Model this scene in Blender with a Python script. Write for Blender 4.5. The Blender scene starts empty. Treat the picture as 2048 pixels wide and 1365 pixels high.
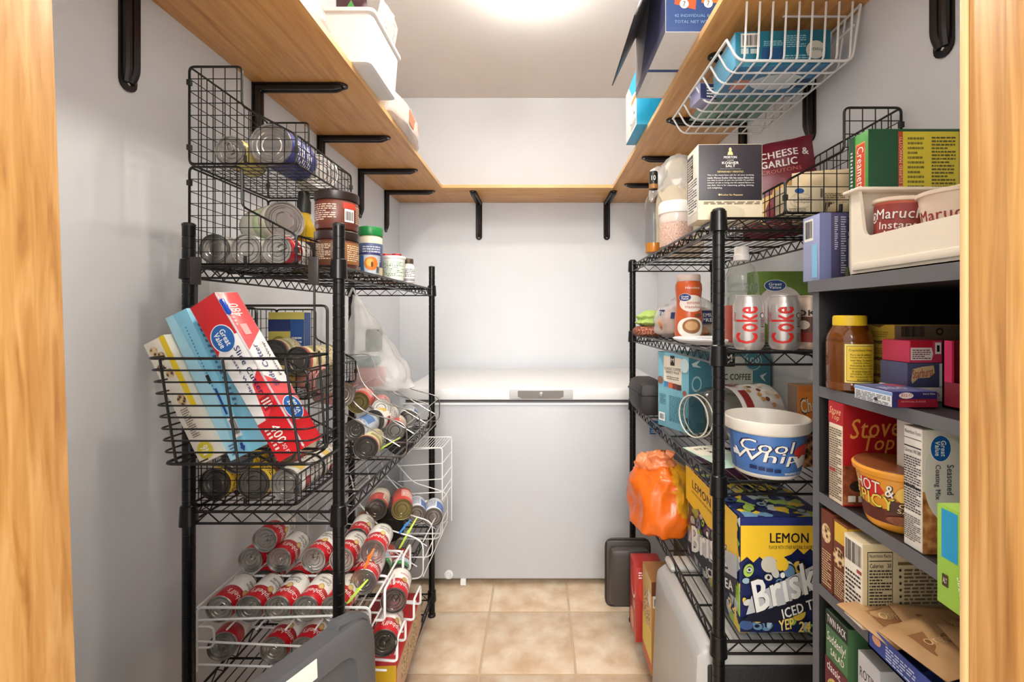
import bpy, bmesh, math, random
from mathutils import Vector as V, Matrix as MX, noise

# ------------------------------------------------------------------ camera, light, exposure
SC = bpy.context.scene
C = SC.collection
F, CX, CY, H = 910.2, 1077.0, 632.0, 1.248       # focal length in px, principal point, lens height


def P(px, py, d):
    return V(((px - CX) / F * d, d, H - (py - CY) / F * d))


def PX(px, d):
    return (px - CX) / F * d


cam_d = bpy.data.cameras.new('camera')
cam = bpy.data.objects.new('camera', cam_d)
C.objects.link(cam)
cam.location = (0, 0, H)
cam.rotation_euler = (math.pi / 2, 0, 0)
cam_d.lens = 16.0
cam_d.sensor_width = 36.0
cam_d.shift_x = (1024 - CX) / 2048
cam_d.shift_y = (CY - 682.5) / 2048
cam_d.clip_start = 0.02
SC.camera = cam

world = bpy.data.worlds.new('world')
SC.world = world
world.use_nodes = True
world.node_tree.nodes['Background'].inputs[0].default_value = (1.0, 0.97, 0.93, 1)
world.node_tree.nodes['Background'].inputs[1].default_value = 1.6


def area(name, loc, rot, size, power, col=(1, 1, 1)):
    l = bpy.data.lights.new(name, 'AREA')
    l.size = size
    l.energy = power
    l.color = col
    o = bpy.data.objects.new(name, l)
    o.location = loc
    o.rotation_euler = rot
    C.objects.link(o)
    return o


# added fill light, unseen behind the camera, shining in through the doorway
area('doorway_fill_light', (0.05, -1.7, 2.25), (math.radians(66), 0, 0), 1.3, 110, (1.0, 0.97, 0.93))
BULB = 310.0
SC.view_settings.view_transform = 'Standard'
SC.view_settings.look = 'None'
SC.view_settings.gamma = 1
SC.view_settings.use_curve_mapping = False
SC.view_settings.exposure = 0.16

# ------------------------------------------------------------------ materials
_mats = {}


def lin(c):
    return tuple((x / 255 / 12.92) if x / 255 <= .04045 else ((x / 255 + .055) / 1.055) ** 2.4 for x in c)


def mat(col, rough=.5, metal=0., var=.06, scale=40., bump=0., trans=0., alpha=1., key='', spec=.5, coat=0.):
    """Procedural principled material: base colour with a faint noise mottle and optional fine relief."""
    k = (col, rough, metal, var, scale, bump, trans, alpha, key, spec, coat)
    if k in _mats:
        return _mats[k]
    m = bpy.data.materials.new((key or 'finish') + '_%02x%02x%02x' % tuple(int(c) for c in col))
    m.use_nodes = True
    nt = m.node_tree
    b = nt.nodes['Principled BSDF']
    b.inputs['Roughness'].default_value = rough
    b.inputs['Metallic'].default_value = metal
    b.inputs['Transmission Weight'].default_value = trans
    b.inputs['Alpha'].default_value = alpha
    b.inputs['Specular IOR Level'].default_value = spec
    b.inputs['Coat Weight'].default_value = coat
    c = lin(col)
    tc = nt.nodes.new('ShaderNodeTexCoord')
    n = nt.nodes.new('ShaderNodeTexNoise')
    n.inputs['Scale'].default_value = scale
    n.inputs['Detail'].default_value = 3
    nt.links.new(tc.outputs['Object'], n.inputs['Vector'])
    r = nt.nodes.new('ShaderNodeMix')
    r.data_type = 'RGBA'
    r.inputs[6].default_value = tuple(x * (1 - var) for x in c) + (1,)
    r.inputs[7].default_value = tuple(min(1, x * (1 + var)) for x in c) + (1,)
    nt.links.new(n.outputs['Fac'], r.inputs[0])
    nt.links.new(r.outputs[2], b.inputs['Base Color'])
    if bump:
        bp = nt.nodes.new('ShaderNodeBump')
        bp.inputs['Strength'].default_value = bump
        bp.inputs['Distance'].default_value = .002
        nt.links.new(n.outputs['Fac'], bp.inputs['Height'])
        nt.links.new(bp.outputs[0], b.inputs['Normal'])
    _mats[k] = m
    return m


def ramp_mat(key, cols, tex='NOISE', scale=20., rough=.5, bump=0., detail=4., stretch=(1, 1, 1), distort=0., metal=0., const=False):
    """Procedural pattern (wood grain, food pictures, doodle prints, knit) from one texture through a colour ramp."""
    if key in _mats:
        return _mats[key]
    m = bpy.data.materials.new(key)
    m.use_nodes = True
    nt = m.node_tree
    b = nt.nodes['Principled BSDF']
    b.inputs['Roughness'].default_value = rough
    b.inputs['Metallic'].default_value = metal
    tc = nt.nodes.new('ShaderNodeTexCoord')
    mp = nt.nodes.new('ShaderNodeMapping')
    mp.inputs['Scale'].default_value = stretch
    nt.links.new(tc.outputs['Object'], mp.inputs[0])
    if tex == 'NOISE':
        t = nt.nodes.new('ShaderNodeTexNoise')
        t.inputs['Detail'].default_value = detail
        t.inputs['Distortion'].default_value = distort
        out = t.outputs['Fac']
    elif tex == 'WAVE':
        t = nt.nodes.new('ShaderNodeTexWave')
        t.inputs['Distortion'].default_value = distort
        t.inputs['Detail'].default_value = detail
        t.inputs['Detail Scale'].default_value = 1.4
        out = t.outputs['Fac']
    else:
        t = nt.nodes.new('ShaderNodeTexVoronoi')
        t.feature = 'F1'
        out = t.outputs['Distance'] if tex == 'VORONOI' else t.outputs['Color']
    t.inputs['Scale'].default_value = scale
    nt.links.new(mp.outputs[0], t.inputs['Vector'])
    cr = nt.nodes.new('ShaderNodeValToRGB')
    el = cr.color_ramp.elements
    while len(el) < len(cols):
        el.new(.5)
    for i, (p, c) in enumerate(cols):
        el[i].position = p
        el[i].color = lin(c) + (1,)
    if const:
        cr.color_ramp.interpolation = 'CONSTANT'
    nt.links.new(out, cr.inputs[0])
    nt.links.new(cr.outputs[0], b.inputs['Base Color'])
    if bump:
        bp = nt.nodes.new('ShaderNodeBump')
        bp.inputs['Strength'].default_value = bump
        bp.inputs['Distance'].default_value = .002
        nt.links.new(out, bp.inputs['Height'])
        nt.links.new(bp.outputs[0], b.inputs['Normal'])
    _mats[key] = m
    return m


def see_through(key, col, opacity=.35, rough=.25):
    """Thin clear or milky film: part transparent, part glossy and translucent."""
    if key in _mats:
        return _mats[key]
    m = mat(col, rough, 0, .05, 30., 0, 0., opacity, key)
    _mats[key] = m
    return m


def glass(key, col, rough=.02):
    if key in _mats:
        return _mats[key]
    m = bpy.data.materials.new(key)
    m.use_nodes = True
    nt = m.node_tree
    nt.nodes.remove(nt.nodes['Principled BSDF'])
    out = nt.nodes['Material Output']
    fr = nt.nodes.new('ShaderNodeLayerWeight')
    fr.inputs['Blend'].default_value = .25
    tr = nt.nodes.new('ShaderNodeBsdfTransparent')
    tr.inputs[0].default_value = lin(col) + (1,)
    gl = nt.nodes.new('ShaderNodeBsdfGlossy')
    gl.inputs['Roughness'].default_value = rough
    n = nt.nodes.new('ShaderNodeTexNoise')
    n.inputs['Scale'].default_value = 18
    mm = nt.nodes.new('ShaderNodeMath')
    mm.operation = 'MULTIPLY'
    mm.inputs[1].default_value = .75
    nt.links.new(fr.outputs['Facing'], mm.inputs[0])
    bp = nt.nodes.new('ShaderNodeBump')
    bp.inputs['Strength'].default_value = .1
    nt.links.new(n.outputs['Fac'], bp.inputs['Height'])
    nt.links.new(bp.outputs[0], gl.inputs['Normal'])
    mx = nt.nodes.new('ShaderNodeMixShader')
    nt.links.new(mm.outputs[0], mx.inputs[0])
    nt.links.new(tr.outputs[0], mx.inputs[1])
    nt.links.new(gl.outputs[0], mx.inputs[2])
    nt.links.new(mx.outputs[0], out.inputs[0])
    _mats[key] = m
    return m


BLACKMETAL = mat((26, 24, 24), .32, .3, .1, 60, key='black_coated_wire')
POSTMETAL = mat((20, 19, 19), .28, .4, .1, 60, key='black_post')
WHITEWIRE = mat((232, 232, 232), .35, 0, .03, key='white_coated_wire')
CHROME = mat((176, 172, 166), .22, .95, .05, key='chrome_wire')
TIN = mat((196, 194, 190), .27, .95, .08, 25, key='tin')
DARKTIN = mat((132, 128, 124), .3, .95, .1, 25, key='dark_tin')
GOLDTIN = mat((150, 138, 92), .3, .9, .1, 25, key='gold_tin')
BLACKPL = mat((30, 29, 28), .45, key='black_plastic')
WHITEPL = mat((236, 232, 226), .4, key='white_plastic')
INK = (28, 26, 30)

# ------------------------------------------------------------------ mesh building


class MB:
    def __init__(s):
        s.v, s.f, s.m = [], [], []

    def add(s, vs, fs, mi=0):
        o = len(s.v)
        s.v += [tuple(v) for v in vs]
        s.f += [tuple(i + o for i in f) for f in fs]
        s.m += [mi] * len(fs)
        return s

    def box(s, a, b, mi=0):
        (x0, y0, z0), (x1, y1, z1) = a, b
        vs = [(x0, y0, z0), (x1, y0, z0), (x1, y1, z0), (x0, y1, z0), (x0, y0, z1), (x1, y0, z1), (x1, y1, z1), (x0, y1, z1)]
        return s.add(vs, [(0, 3, 2, 1), (4, 5, 6, 7), (0, 1, 5, 4), (1, 2, 6, 5), (2, 3, 7, 6), (3, 0, 4, 7)], mi)

    def tube(s, pts, r, n=5, closed=False, mi=0):
        pts = [V(p) for p in pts]
        k = len(pts)
        vs, fs = [], []
        ref = None
        for i, p in enumerate(pts):
            if closed:
                t = (pts[(i + 1) % k] - pts[i - 1])
            else:
                t = pts[min(i + 1, k - 1)] - pts[max(i - 1, 0)]
            t = t.normalized() if t.length else V((0, 0, 1))
            if ref is None:
                ref = V((0, 0, 1)) if abs(t.z) < .9 else V((1, 0, 0))
            a = ref - t * ref.dot(t)
            if a.length < 1e-4:
                a = t.orthogonal()
            a.normalize()
            ref = a
            b = t.cross(a)
            for j in range(n):
                w = 2 * math.pi * (j + .5) / n
                vs.append(p + (a * math.cos(w) + b * math.sin(w)) * r)
        for i in range(k if closed else k - 1):
            for j in range(n):
                i2 = (i + 1) % k
                fs.append((i * n + j, i2 * n + j, i2 * n + (j + 1) % n, i * n + (j + 1) % n))
        if not closed:
            fs.append(tuple(range(n))[::-1])
            fs.append(tuple((k - 1) * n + j for j in range(n)))
        return s.add(vs, fs, mi)

    def lathe(s, prof, n=24, mi=0, c=(0, 0), cap=(True, True)):
        vs, fs = [], []
        for r, z in prof:
            for j in range(n):
                w = 2 * math.pi * j / n
                vs.append((c[0] + r * math.sin(w), c[1] - r * math.cos(w), z))
        for i in range(len(prof) - 1):
            for j in range(n):
                a, b = i * n + j, i * n + (j + 1) % n
                fs.append((a, b, b + n, a + n))
        if cap[0]:
            fs.append(tuple(range(n))[::-1])
        if cap[1]:
            fs.append(tuple((len(prof) - 1) * n + j for j in range(n)))
        return s.add(vs, fs, mi)

    def prism(s, pts, axis, a, b, mi=0):
        """Extrude a 2D outline along an axis ('x','y','z') from a to b."""
        def p3(q, w):
            return {'x': (w, q[0], q[1]), 'y': (q[0], w, q[1]), 'z': (q[0], q[1], w)}[axis]
        n = len(pts)
        vs = [p3(q, a) for q in pts] + [p3(q, b) for q in pts]
        fs = [tuple(range(n)), tuple(range(2 * n - 1, n - 1, -1))]
        fs += [(i, i + n, (i + 1) % n + n, (i + 1) % n) for i in range(n)]
        return s.add(vs, fs, mi)

    def mesh(s, name, mats, smooth=True, bevel=0., fix=True, angle=38):
        me = bpy.data.meshes.new(name)
        me.from_pydata(s.v, [], s.f)
        mats = mats if isinstance(mats, (list, tuple)) else [mats]
        for m in mats:
            me.materials.append(m)
        if len(mats) > 1:
            me.polygons.foreach_set('material_index', s.m)
        if bevel or fix:
            bm = bmesh.new()
            bm.from_mesh(me)
            if fix:
                bmesh.ops.recalc_face_normals(bm, faces=bm.faces)
            if bevel:
                es = [e for e in bm.edges if len(e.link_faces) == 2 and e.calc_face_angle(0) > .6]
                bmesh.ops.bevel(bm, geom=es, offset=bevel, segments=2, affect='EDGES', profile=.5, clamp_overlap=True)
            bm.to_mesh(me)
            bm.free()
        if smooth:
            me.shade_smooth()
            me.set_sharp_from_angle(angle=math.radians(angle))
        me.update()
        return me

    def obj(s, name, mats, parent=None, **k):
        return link(name, s.mesh(name, mats, **k), parent)


def link(name, me, parent=None, M=None):
    o = bpy.data.objects.new(name, me)
    C.objects.link(o)
    if parent:
        o.parent = parent
    if M is not None:
        o.matrix_basis = M
    return o


def tag(o, label, cat, group=None):
    o['label'] = label
    o['category'] = cat
    if group:
        o['group'] = group
    return o


def thing(name, label, cat, M=None, group=None):
    o = link(name, None)
    if M is not None:
        o.matrix_basis = M
    return tag(o, label, cat, group)


def struct(o):
    o['kind'] = 'structure'
    return o


def T(x, y=0, z=0):
    return MX.Translation(V((x, y, z)) if not isinstance(x, V) else x)


def R(a, ax):
    return MX.Rotation(math.radians(a), 4, ax)


def copy_tree(o, parent=None):
    c = o.copy()
    C.objects.link(c)
    c.parent = parent
    for ch in o.children:
        copy_tree(ch, c)
    return c


def fillet(pts, r, closed=False, n=4):
    """Round the corners of a polyline."""
    pts = [V(p) for p in pts]
    out = []
    k = len(pts)
    for i, p in enumerate(pts):
        if not closed and i in (0, k - 1):
            out.append(p)
            continue
        a, b = pts[i - 1], pts[(i + 1) % k]
        da, db = (a - p), (b - p)
        q = min(r, da.length * .45, db.length * .45)
        a, b = p + da.normalized() * q, p + db.normalized() * q
        for j in range(n + 1):
            t = j / n
            out.append(a * (1 - t) ** 2 + p * 2 * t * (1 - t) + b * t * t)
    return out


# ------------------------------------------------------------------ flat print on surfaces


class Plane:
    def __init__(s, o, U, W_, V_, H_, N):
        s.o, s.U, s.Vv, s.N, s.W, s.Hh = V(o), V(U), V(V_), V(N), W_, H_

    def map(s, u, v, h):
        return s.o + s.U * (u * s.W) + s.Vv * (v * s.Hh) + s.N * h


class Round:
    """Side of a lathe-turned shape; u 0..1 runs over the half that faces local -y (span degrees)."""

    def __init__(s, r0, z0, r1, z1, span=180., turn=0.):
        s.r0, s.z0, s.r1, s.z1 = r0, z0, r1, z1
        s.span, s.turn = math.radians(span), math.radians(turn)
        s.W = s.span * (r0 + r1) / 2
        s.Hh = z1 - z0

    def map(s, u, v, h):
        a = (u - .5) * s.span + s.turn
        r = s.r0 + (s.r1 - s.r0) * v + h
        return V((r * math.sin(a), -r * math.cos(a), s.z0 + (s.z1 - s.z0) * v))


_txt = {}


def text2d(st, bold=.012, shear=0.):
    k = (st, bold, shear)
    if k not in _txt:
        cu = bpy.data.curves.new('lettering', 'FONT')
        cu.body = st
        cu.space_character = 1.06
        cu.shear = shear
        cu.resolution_u = 2
        o = bpy.data.objects.new('lettering', cu)
        me = bpy.data.meshes.new_from_object(o)
        vs = [(v.co.x, v.co.y) for v in me.vertices]
        fs = [tuple(p.vertices) for p in me.polygons]
        bpy.data.meshes.remove(me)
        bpy.data.objects.remove(o)
        bpy.data.curves.remove(cu)
        if vs and bold >= .01:          # heavier strokes: shifted copies
            b_ = .009 if bold < .02 else .02
            offs = [(-b_, 0), (b_, 0)] if bold < .02 else [(-b_, -b_ * .6), (b_, -b_ * .6), (b_, b_ * .6), (-b_, b_ * .6)]
            n_ = len(vs)
            fs = [tuple(i + k * n_ for i in f) for k in range(len(offs)) for f in fs]
            lay = [k for k in range(len(offs)) for _ in vs]
            vs = [(x + dx, y + dy) for dx, dy in offs for x, y in vs]
        else:
            lay = [0] * len(vs)
        if vs:
            x0, x1 = min(v[0] for v in vs), max(v[0] for v in vs)
            y0, y1 = min(v[1] for v in vs), max(v[1] for v in vs)
            vs = [((x - x0) / max(1e-6, x1 - x0) - .5, (y - y0) / max(1e-6, y1 - y0) - .5, l_) for (x, y), l_ in zip(vs, lay)]
        _txt[k] = (vs, fs)
    return _txt[k]


def diced(vs, fs, surf):
    """Cut flat artwork into narrow strips so that it can follow a curved side."""
    bm = bmesh.new()
    bv = [bm.verts.new((q[0], q[1], q[2] if len(q) > 2 else 0)) for q in vs]
    for f in fs:
        try:
            bm.faces.new([bv[i] for i in f])
        except ValueError:
            pass
    n = 26
    for ax in ((0,) if isinstance(surf, Round) else (0, 1)):
        lo, hi = min(v[ax] for v in vs), max(v[ax] for v in vs)
        for k in range(math.floor(lo * n) + 1, math.ceil(hi * n)):
            co = (k / n, 0, 0) if ax == 0 else (0, k / n, 0)
            bmesh.ops.bisect_plane(bm, geom=bm.verts[:] + bm.edges[:] + bm.faces[:], plane_co=co, plane_no=(1, 0, 0) if ax == 0 else (0, 1, 0))
    bm.verts.index_update()
    out = [tuple(v.co) for v in bm.verts], [tuple(v.index for v in f.verts) for f in bm.faces]
    bm.free()
    return out


PRN = {'r': 'printed_panel', 'e': 'printed_oval', 't': 'lettering', 'f': 'fine_print', 'b': 'barcode', 'p': 'printed_shape', 'k': 'printed_shape'}


def prints(parent, surf, rows, lift=.00018, rough=.5):
    """rows: (kind, colour-or-material, ...) drawn in order as thin print children of parent.
    r u0 v0 u1 v1 | e cu cv ru rv | t text cu cv w h [rot] [shear] [bold] | f u0 v0 u1 v1 lines | b u0 v0 u1 v1 | p [(u,v)...]"""
    for i, row in enumerate(rows):
        k, col, a = row[0], row[1], row[2:]
        vs, fs = [], []
        if k in 'r':
            u0, v0, u1, v1 = a
            n = 12 if isinstance(surf, Round) else 1
            for j in range(n + 1):
                u = u0 + (u1 - u0) * j / n
                vs += [(u, v0), (u, v1)]
            fs = [(2 * j, 2 * j + 2, 2 * j + 3, 2 * j + 1) for j in range(n)]
        elif k == 'e':
            cu, cv, ru, rv = a[:4]
            n = 14
            for j in range(n + 1):
                w = math.pi * j / n
                du, dv = -math.cos(w) * ru, math.sin(w) * rv
                vs += [(cu + du, cv - dv), (cu + du, cv + dv)]
            fs = [(2 * j, 2 * j + 2, 2 * j + 3, 2 * j + 1) for j in range(n)]
            if len(a) > 4:
                c, s_ = math.cos(math.radians(a[4])), math.sin(math.radians(a[4]))
                q = surf.W / surf.Hh
                vs = [(cu + (x - cu) * c - (y - cv) / q * s_, cv + (x - cu) * q * s_ + (y - cv) * c) for x, y in vs]
        elif k == 't':
            st, cu, cv, w, h = a[:5]
            rot = a[5] if len(a) > 5 else 0
            sh = a[6] if len(a) > 6 else 0
            bo = a[7] if len(a) > 7 else .012
            v2, fs = text2d(st, bo, sh)
            q = abs(math.sin(math.radians(rot)))
            wm, hm = (w * surf.Hh, h * surf.W) if q > .7 else (w * surf.W, h * surf.Hh)
            c, s_ = math.cos(math.radians(rot)), math.sin(math.radians(rot))
            vs = [(cu + (x * wm * c - y * hm * s_) / surf.W, cv + (x * wm * s_ + y * hm * c) / surf.Hh, l_) for x, y, l_ in v2]
        elif k == 'f':
            u0, v0, u1, v1, rows_ = a[:5]
            rnd = random.Random(int(u0 * 977 + v1 * 131 + rows_))
            for j in range(rows_):
                y0 = v1 - (v1 - v0) * (j + .75) / rows_
                y1 = y0 + (v1 - v0) / rows_ * .48
                x = u0
                while x < u1 - .01:
                    w = min((u1 - u0) * rnd.uniform(.06, .22), u1 - x)
                    if j % 4 == 3 and x > u0 + (u1 - u0) * .6:
                        break
                    o = len(vs)
                    vs += [(x, y0), (x + w, y0), (x + w, y1), (x, y1)]
                    fs.append((o, o + 1, o + 2, o + 3))
                    x += w + (u1 - u0) * .035
        elif k == 'b':
            u0, v0, u1, v1 = a
            rnd = random.Random(5)
            x = u0
            while x < u1:
                w = (u1 - u0) * rnd.choice((.015, .03, .045))
                o = len(vs)
                vs += [(x, v0), (x + w, v0), (x + w, v1), (x, v1)]
                fs.append((o, o + 1, o + 2, o + 3))
                x += w + (u1 - u0) * rnd.choice((.015, .03))
        else:
            vs = list(a[0])
            fs = [tuple(range(len(vs)))]
        m = col if not isinstance(col, tuple) else mat(col, rough, 0, .05, 60, key='print')
        if not isinstance(surf, Plane) and k in 'tp' and vs:
            vs, fs = diced(vs, fs, surf)
        me = bpy.data.meshes.new(PRN[k])
        me.from_pydata([tuple(surf.map(q[0], q[1], lift * (i + 1) + (1.6e-5 * q[2] if len(q) > 2 else 0))) for q in vs], [], fs)
        me.materials.append(m)
        link(PRN[k], me, parent)


def oval_logo(surf, cu, cv, ru, rv, rot=0, top='Great', bot='Value', blue=(24, 94, 168), wh=(240, 240, 240)):
    """Blue oval with two words, white outlined."""
    q = math.radians(rot)
    W_, H_ = surf.W, surf.Hh

    def off(dy):
        return (cu - dy * math.sin(q) / W_, cv + dy * math.cos(q) / H_)
    turn = abs(math.sin(q)) > .7
    b = rv * H_
    rows = [('e', wh, cu, cv, ru * 1.06, rv * 1.09, rot), ('e', blue, cu, cv, ru, rv, rot)]
    for st, dy, ws in ((top, .27 * b, 1.25), (bot, -.33 * b, 1.15)):
        x, y = off(dy)
        wm, hm = ru * W_ * ws, b * .52
        rows.append(('t', wh, st, x, y, (wm / H_ if turn else wm / W_), (hm / W_ if turn else hm / H_), rot, .1, .03))
    return rows


def carton(name, label, cat, size, M, cols, group=None, bev=.0012, rough=.45, parent=None):
    """Box standing on z=0 of its own frame, centred in x,y. cols: one colour, or dict by face F(-y) B L(-x) R T D."""
    sx, sy, sz = size
    order = ['D', 'T', 'F', 'R', 'B', 'L']
    if not isinstance(cols, dict):
        cols = {'*': cols}
    ms, idx = [], []
    for f in order:
        c = cols.get(f, cols.get('*'))
        m = c if not isinstance(c, tuple) else mat(c, rough, 0, .06, 45, key='card')
        if m not in ms:
            ms.append(m)
        idx.append(ms.index(m))
    mb = MB().box((-sx / 2, -sy / 2, 0), (sx / 2, sy / 2, sz))
    mb.m = idx
    o = mb.obj(name, ms, parent, bevel=bev, fix=False)
    o.matrix_basis = M
    if parent is None:
        tag(o, label, cat, group)
    o_s = {'F': Plane((-sx / 2, -sy / 2, 0), (1, 0, 0), sx, (0, 0, 1), sz, (0, -1, 0)),
           'B': Plane((sx / 2, sy / 2, 0), (-1, 0, 0), sx, (0, 0, 1), sz, (0, 1, 0)),
           'L': Plane((-sx / 2, sy / 2, 0), (0, -1, 0), sy, (0, 0, 1), sz, (-1, 0, 0)),
           'R': Plane((sx / 2, -sy / 2, 0), (0, 1, 0), sy, (0, 0, 1), sz, (1, 0, 0)),
           'T': Plane((-sx / 2, -sy / 2, sz), (1, 0, 0), sx, (0, 1, 0), sy, (0, 0, 1)),
           'D': Plane((-sx / 2, sy / 2, 0), (1, 0, 0), sx, (0, -1, 0), sy, (0, 0, -1))}
    return o, o_s


def placed(x0, x1, y0, y1, z, rz=0):
    """Matrix that stands a centred carton on z between x0..x1, y0..y1."""
    return T((x0 + x1) / 2, (y0 + y1) / 2, z) @ R(rz, 'Z')


class Bulged:
    """Front of a soft pouch."""

    def __init__(s, w, h, t, seed, wr):
        s.W, s.Hh, s.t, s.seed, s.wr = w, h, t, seed, wr

    def depth(s, u, v):
        e = max(0., (1 - abs(2 * u - 1) ** 3)) * max(0., 1 - abs(2 * v - 1) ** 4)
        return s.t * e ** .8 + s.wr * e * noise.noise(V((u * 4 + s.seed, v * 4, s.seed)))

    def map(s, u, v, h):
        return V(((u - .5) * s.W, -s.depth(u, v) - h * 3 - .0004, v * s.Hh))


def pouch(name, label, cat, w, h, t, M, m, seed=1., wr=.006, group=None, parent=None):
    bf = Bulged(w, h, t / 2, seed, wr)
    nx, ny = 16, 18
    mb = MB()
    vs, fs = [], []
    for sgn in (1, -1):
        o = len(vs)
        for j in range(ny + 1):
            for i in range(nx + 1):
                u, v = i / nx, j / ny
                d = bf.depth(u, v)
                vs.append(((u - .5) * w, -(d + .0004) if sgn > 0 else d + .0004, v * h + (.004 * noise.noise(V((u * 6, seed, 3))) if v > .95 else 0)))
        for j in range(ny):
            for i in range(nx):
                a = o + j * (nx + 1) + i
                fs.append((a, a + 1, a + nx + 2, a + nx + 1))
    mb.add(vs, fs)
    o = mb.obj(name, m, parent, fix=False, angle=60)
    o.matrix_basis = M
    if parent is None:
        tag(o, label, cat, group)
    return o, bf


def blob(name, rx, ry, prof, m, M=None, seed=1., amp=.15, freq=2.4, n=30, parent=None, mfun=None, fine=.0):
    """Soft bag or cloth: rings (scale, z) turned round an ellipse, crumpled with noise."""
    mb = MB()
    vs, fs = [], []
    rings = []
    for i in range(len(prof) - 1):
        (a, za), (b, zb) = prof[i], prof[i + 1]
        for t in (0, .25, .5, .75):
            e = t * t * (3 - 2 * t)
            rings.append((a + (b - a) * e, za + (zb - za) * t))
    rings.append(prof[-1])
    for s_, z in rings:
        for j in range(n):
            w = 2 * math.pi * j / n
            x, y = math.sin(w), -math.cos(w)
            q = 1 + amp * noise.noise(V((x * freq + seed, y * freq, z * 14 + seed))) + fine * noise.noise(V((x * 9 + seed, y * 9, z * 60)))
            vs.append((rx * s_ * x * q, ry * s_ * y * q, z + amp * .03 * noise.noise(V((x * 3, y * 3 + seed, z * 20)))))
    for i in range(len(rings) - 1):
        for j in range(n):
            a, b = i * n + j, i * n + (j + 1) % n
            fs.append((a, b, b + n, a + n))
    fs.append(tuple(range(n))[::-1])
    fs.append(tuple((len(rings) - 1) * n + j for j in range(n)))
    mb.add(vs, fs)
    if mfun:
        mb.m = [mfun(sum((V(vs[i]) for i in f), V()) / len(f)) for f in fs]
    o = mb.obj(name, m, parent, angle=70)
    if M is not None:
        o.matrix_basis = M
    return o
# ------------------------------------------------------------------ the room
XL, XR, YB, YF, ZC = -.905, .775, 2.97, .40, 2.67
PAINT = mat((224, 227, 232), .75, 0, .02, 6, .03, key='wall_paint')
CEIL = mat((222, 220, 218), .85, 0, .02, 6, .05, key='ceiling_paint')
TRIMC = [(.25, (160, 106, 48)), (.42, (190, 138, 74)), (.58, (206, 156, 92)), (.75, (216, 172, 112))]
PINE = ramp_mat('pine_trim', TRIMC, 'NOISE', 6, .38, .03, 6, (40, 20, .9), .6)
OAKC = [(.2, (172, 112, 56)), (.42, (202, 144, 82)), (.6, (214, 158, 94)), (.8, (226, 174, 110))]
OAKY = ramp_mat('oak_laminate_long', OAKC, 'NOISE', 5, .36, .03, 7, (9, .7, 9), .9)
OAKX = ramp_mat('oak_laminate_back', OAKC, 'NOISE', 5, .36, .03, 7, (.7, 9, 9), .9)
struct(MB().box((XL - .1, .28, 0), (XL, YB + .1, ZC)).obj('wall_left', PAINT))
struct(MB().box((XR, .28, 0), (XR + .1, YB + .1, ZC)).obj('wall_right', PAINT))
struct(MB().box((XL, YB, 0), (XR, YB + .1, ZC)).obj('wall_back', PAINT))
struct(MB().box((XL - .1, .28, ZC), (XR + .1, YB + .1, ZC + .08)).obj('ceiling', CEIL))
DL, DR, DZ = -.45, .398, 2.04
struct(MB().box((XL, .28, 0), (DL, YF, ZC)).box((DR, .28, 0), (XR, YF, ZC)).box((DL, .28, DZ), (DR, YF, ZC)).obj('wall_front', PAINT))
# door lining: jamb boards and stops; the left one stands a little out of plumb
jl = MB()
jl.add([(DL, .24, 0), (-.376, .24, 0), (-.376, .402, 0), (DL, .402, 0), (DL, .24, DZ), (-.446, .24, DZ), (-.446, .402, DZ), (DL, .402, DZ)],
       [(0, 3, 2, 1), (4, 5, 6, 7), (0, 1, 5, 4), (1, 2, 6, 5), (2, 3, 7, 6), (3, 0, 4, 7)])
j = struct(jl.obj('trim_1', PINE, bevel=.002))
sl = MB().add([(-.40, .335, 0), (-.367, .335, 0), (-.367, .365, 0), (-.40, .365, 0), (-.44, .335, DZ), (-.437, .335, DZ), (-.437, .365, DZ), (-.44, .365, DZ)],
              [(0, 3, 2, 1), (4, 5, 6, 7), (0, 1, 5, 4), (1, 2, 6, 5), (2, 3, 7, 6), (3, 0, 4, 7)])
jr = struct(MB().box((.374, .24, 0), (DR, .396, DZ)).obj('trim_2', PINE, bevel=.002))
MB().box((.3665, .33, 0), (.374, .358, DZ)).obj('stop_strip', PINE, jr, bevel=.002)
MB().box((.372, .3965, 0), (DR, .4025, DZ)).obj('casing_edge', mat((216, 182, 130), .4, key='pale_wood'), jr, bevel=.001)
struct(MB().box((-.45, .24, DZ), (.398, .402, DZ + .02)).obj('trim_3', PINE))

# tiled floor
fm = ramp_mat('floor_tile', [(.3, (194, 164, 130)), (.5, (213, 190, 162)), (.7, (226, 211, 189))], 'NOISE', 12, .42, .05, 8)
nt = fm.node_tree
geo = nt.nodes.new('ShaderNodeNewGeometry')
nt.links.new(geo.outputs['Position'], next(n for n in nt.nodes if n.type == 'MAPPING').inputs[0])
fl = struct(MB().box((XL, -.6, -.06), (XR, YB, -.003)).obj('floor', mat((196, 172, 142), .85, 0, .08, 90, .2, key='grout')))
PT = .336
tme = MB().box((0, 0, -.004), (PT - .008, PT - .008, .0)).mesh('tile', fm, bevel=.002)
for i in range(-2, 3):
    for k in range(-7, 4):
        x0, y0 = -.206 + i * PT, 1.92 + k * PT
        a, b = max(x0, XL), min(x0 + PT, XR)
        if b - a < .02 or y0 > YB - .02:
            continue
        if a > x0 + .001 or b < x0 + PT - .001 or y0 + PT > YB:
            o = MB().box((a + .003, y0 + .003, -.004), (b - .003, min(y0 + PT, YB) - .003, 0)).obj('tile', fm, fl, bevel=.0015)
        else:
            link('tile', tme, fl, T(x0 + .004, y0 + .004, 0))

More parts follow.
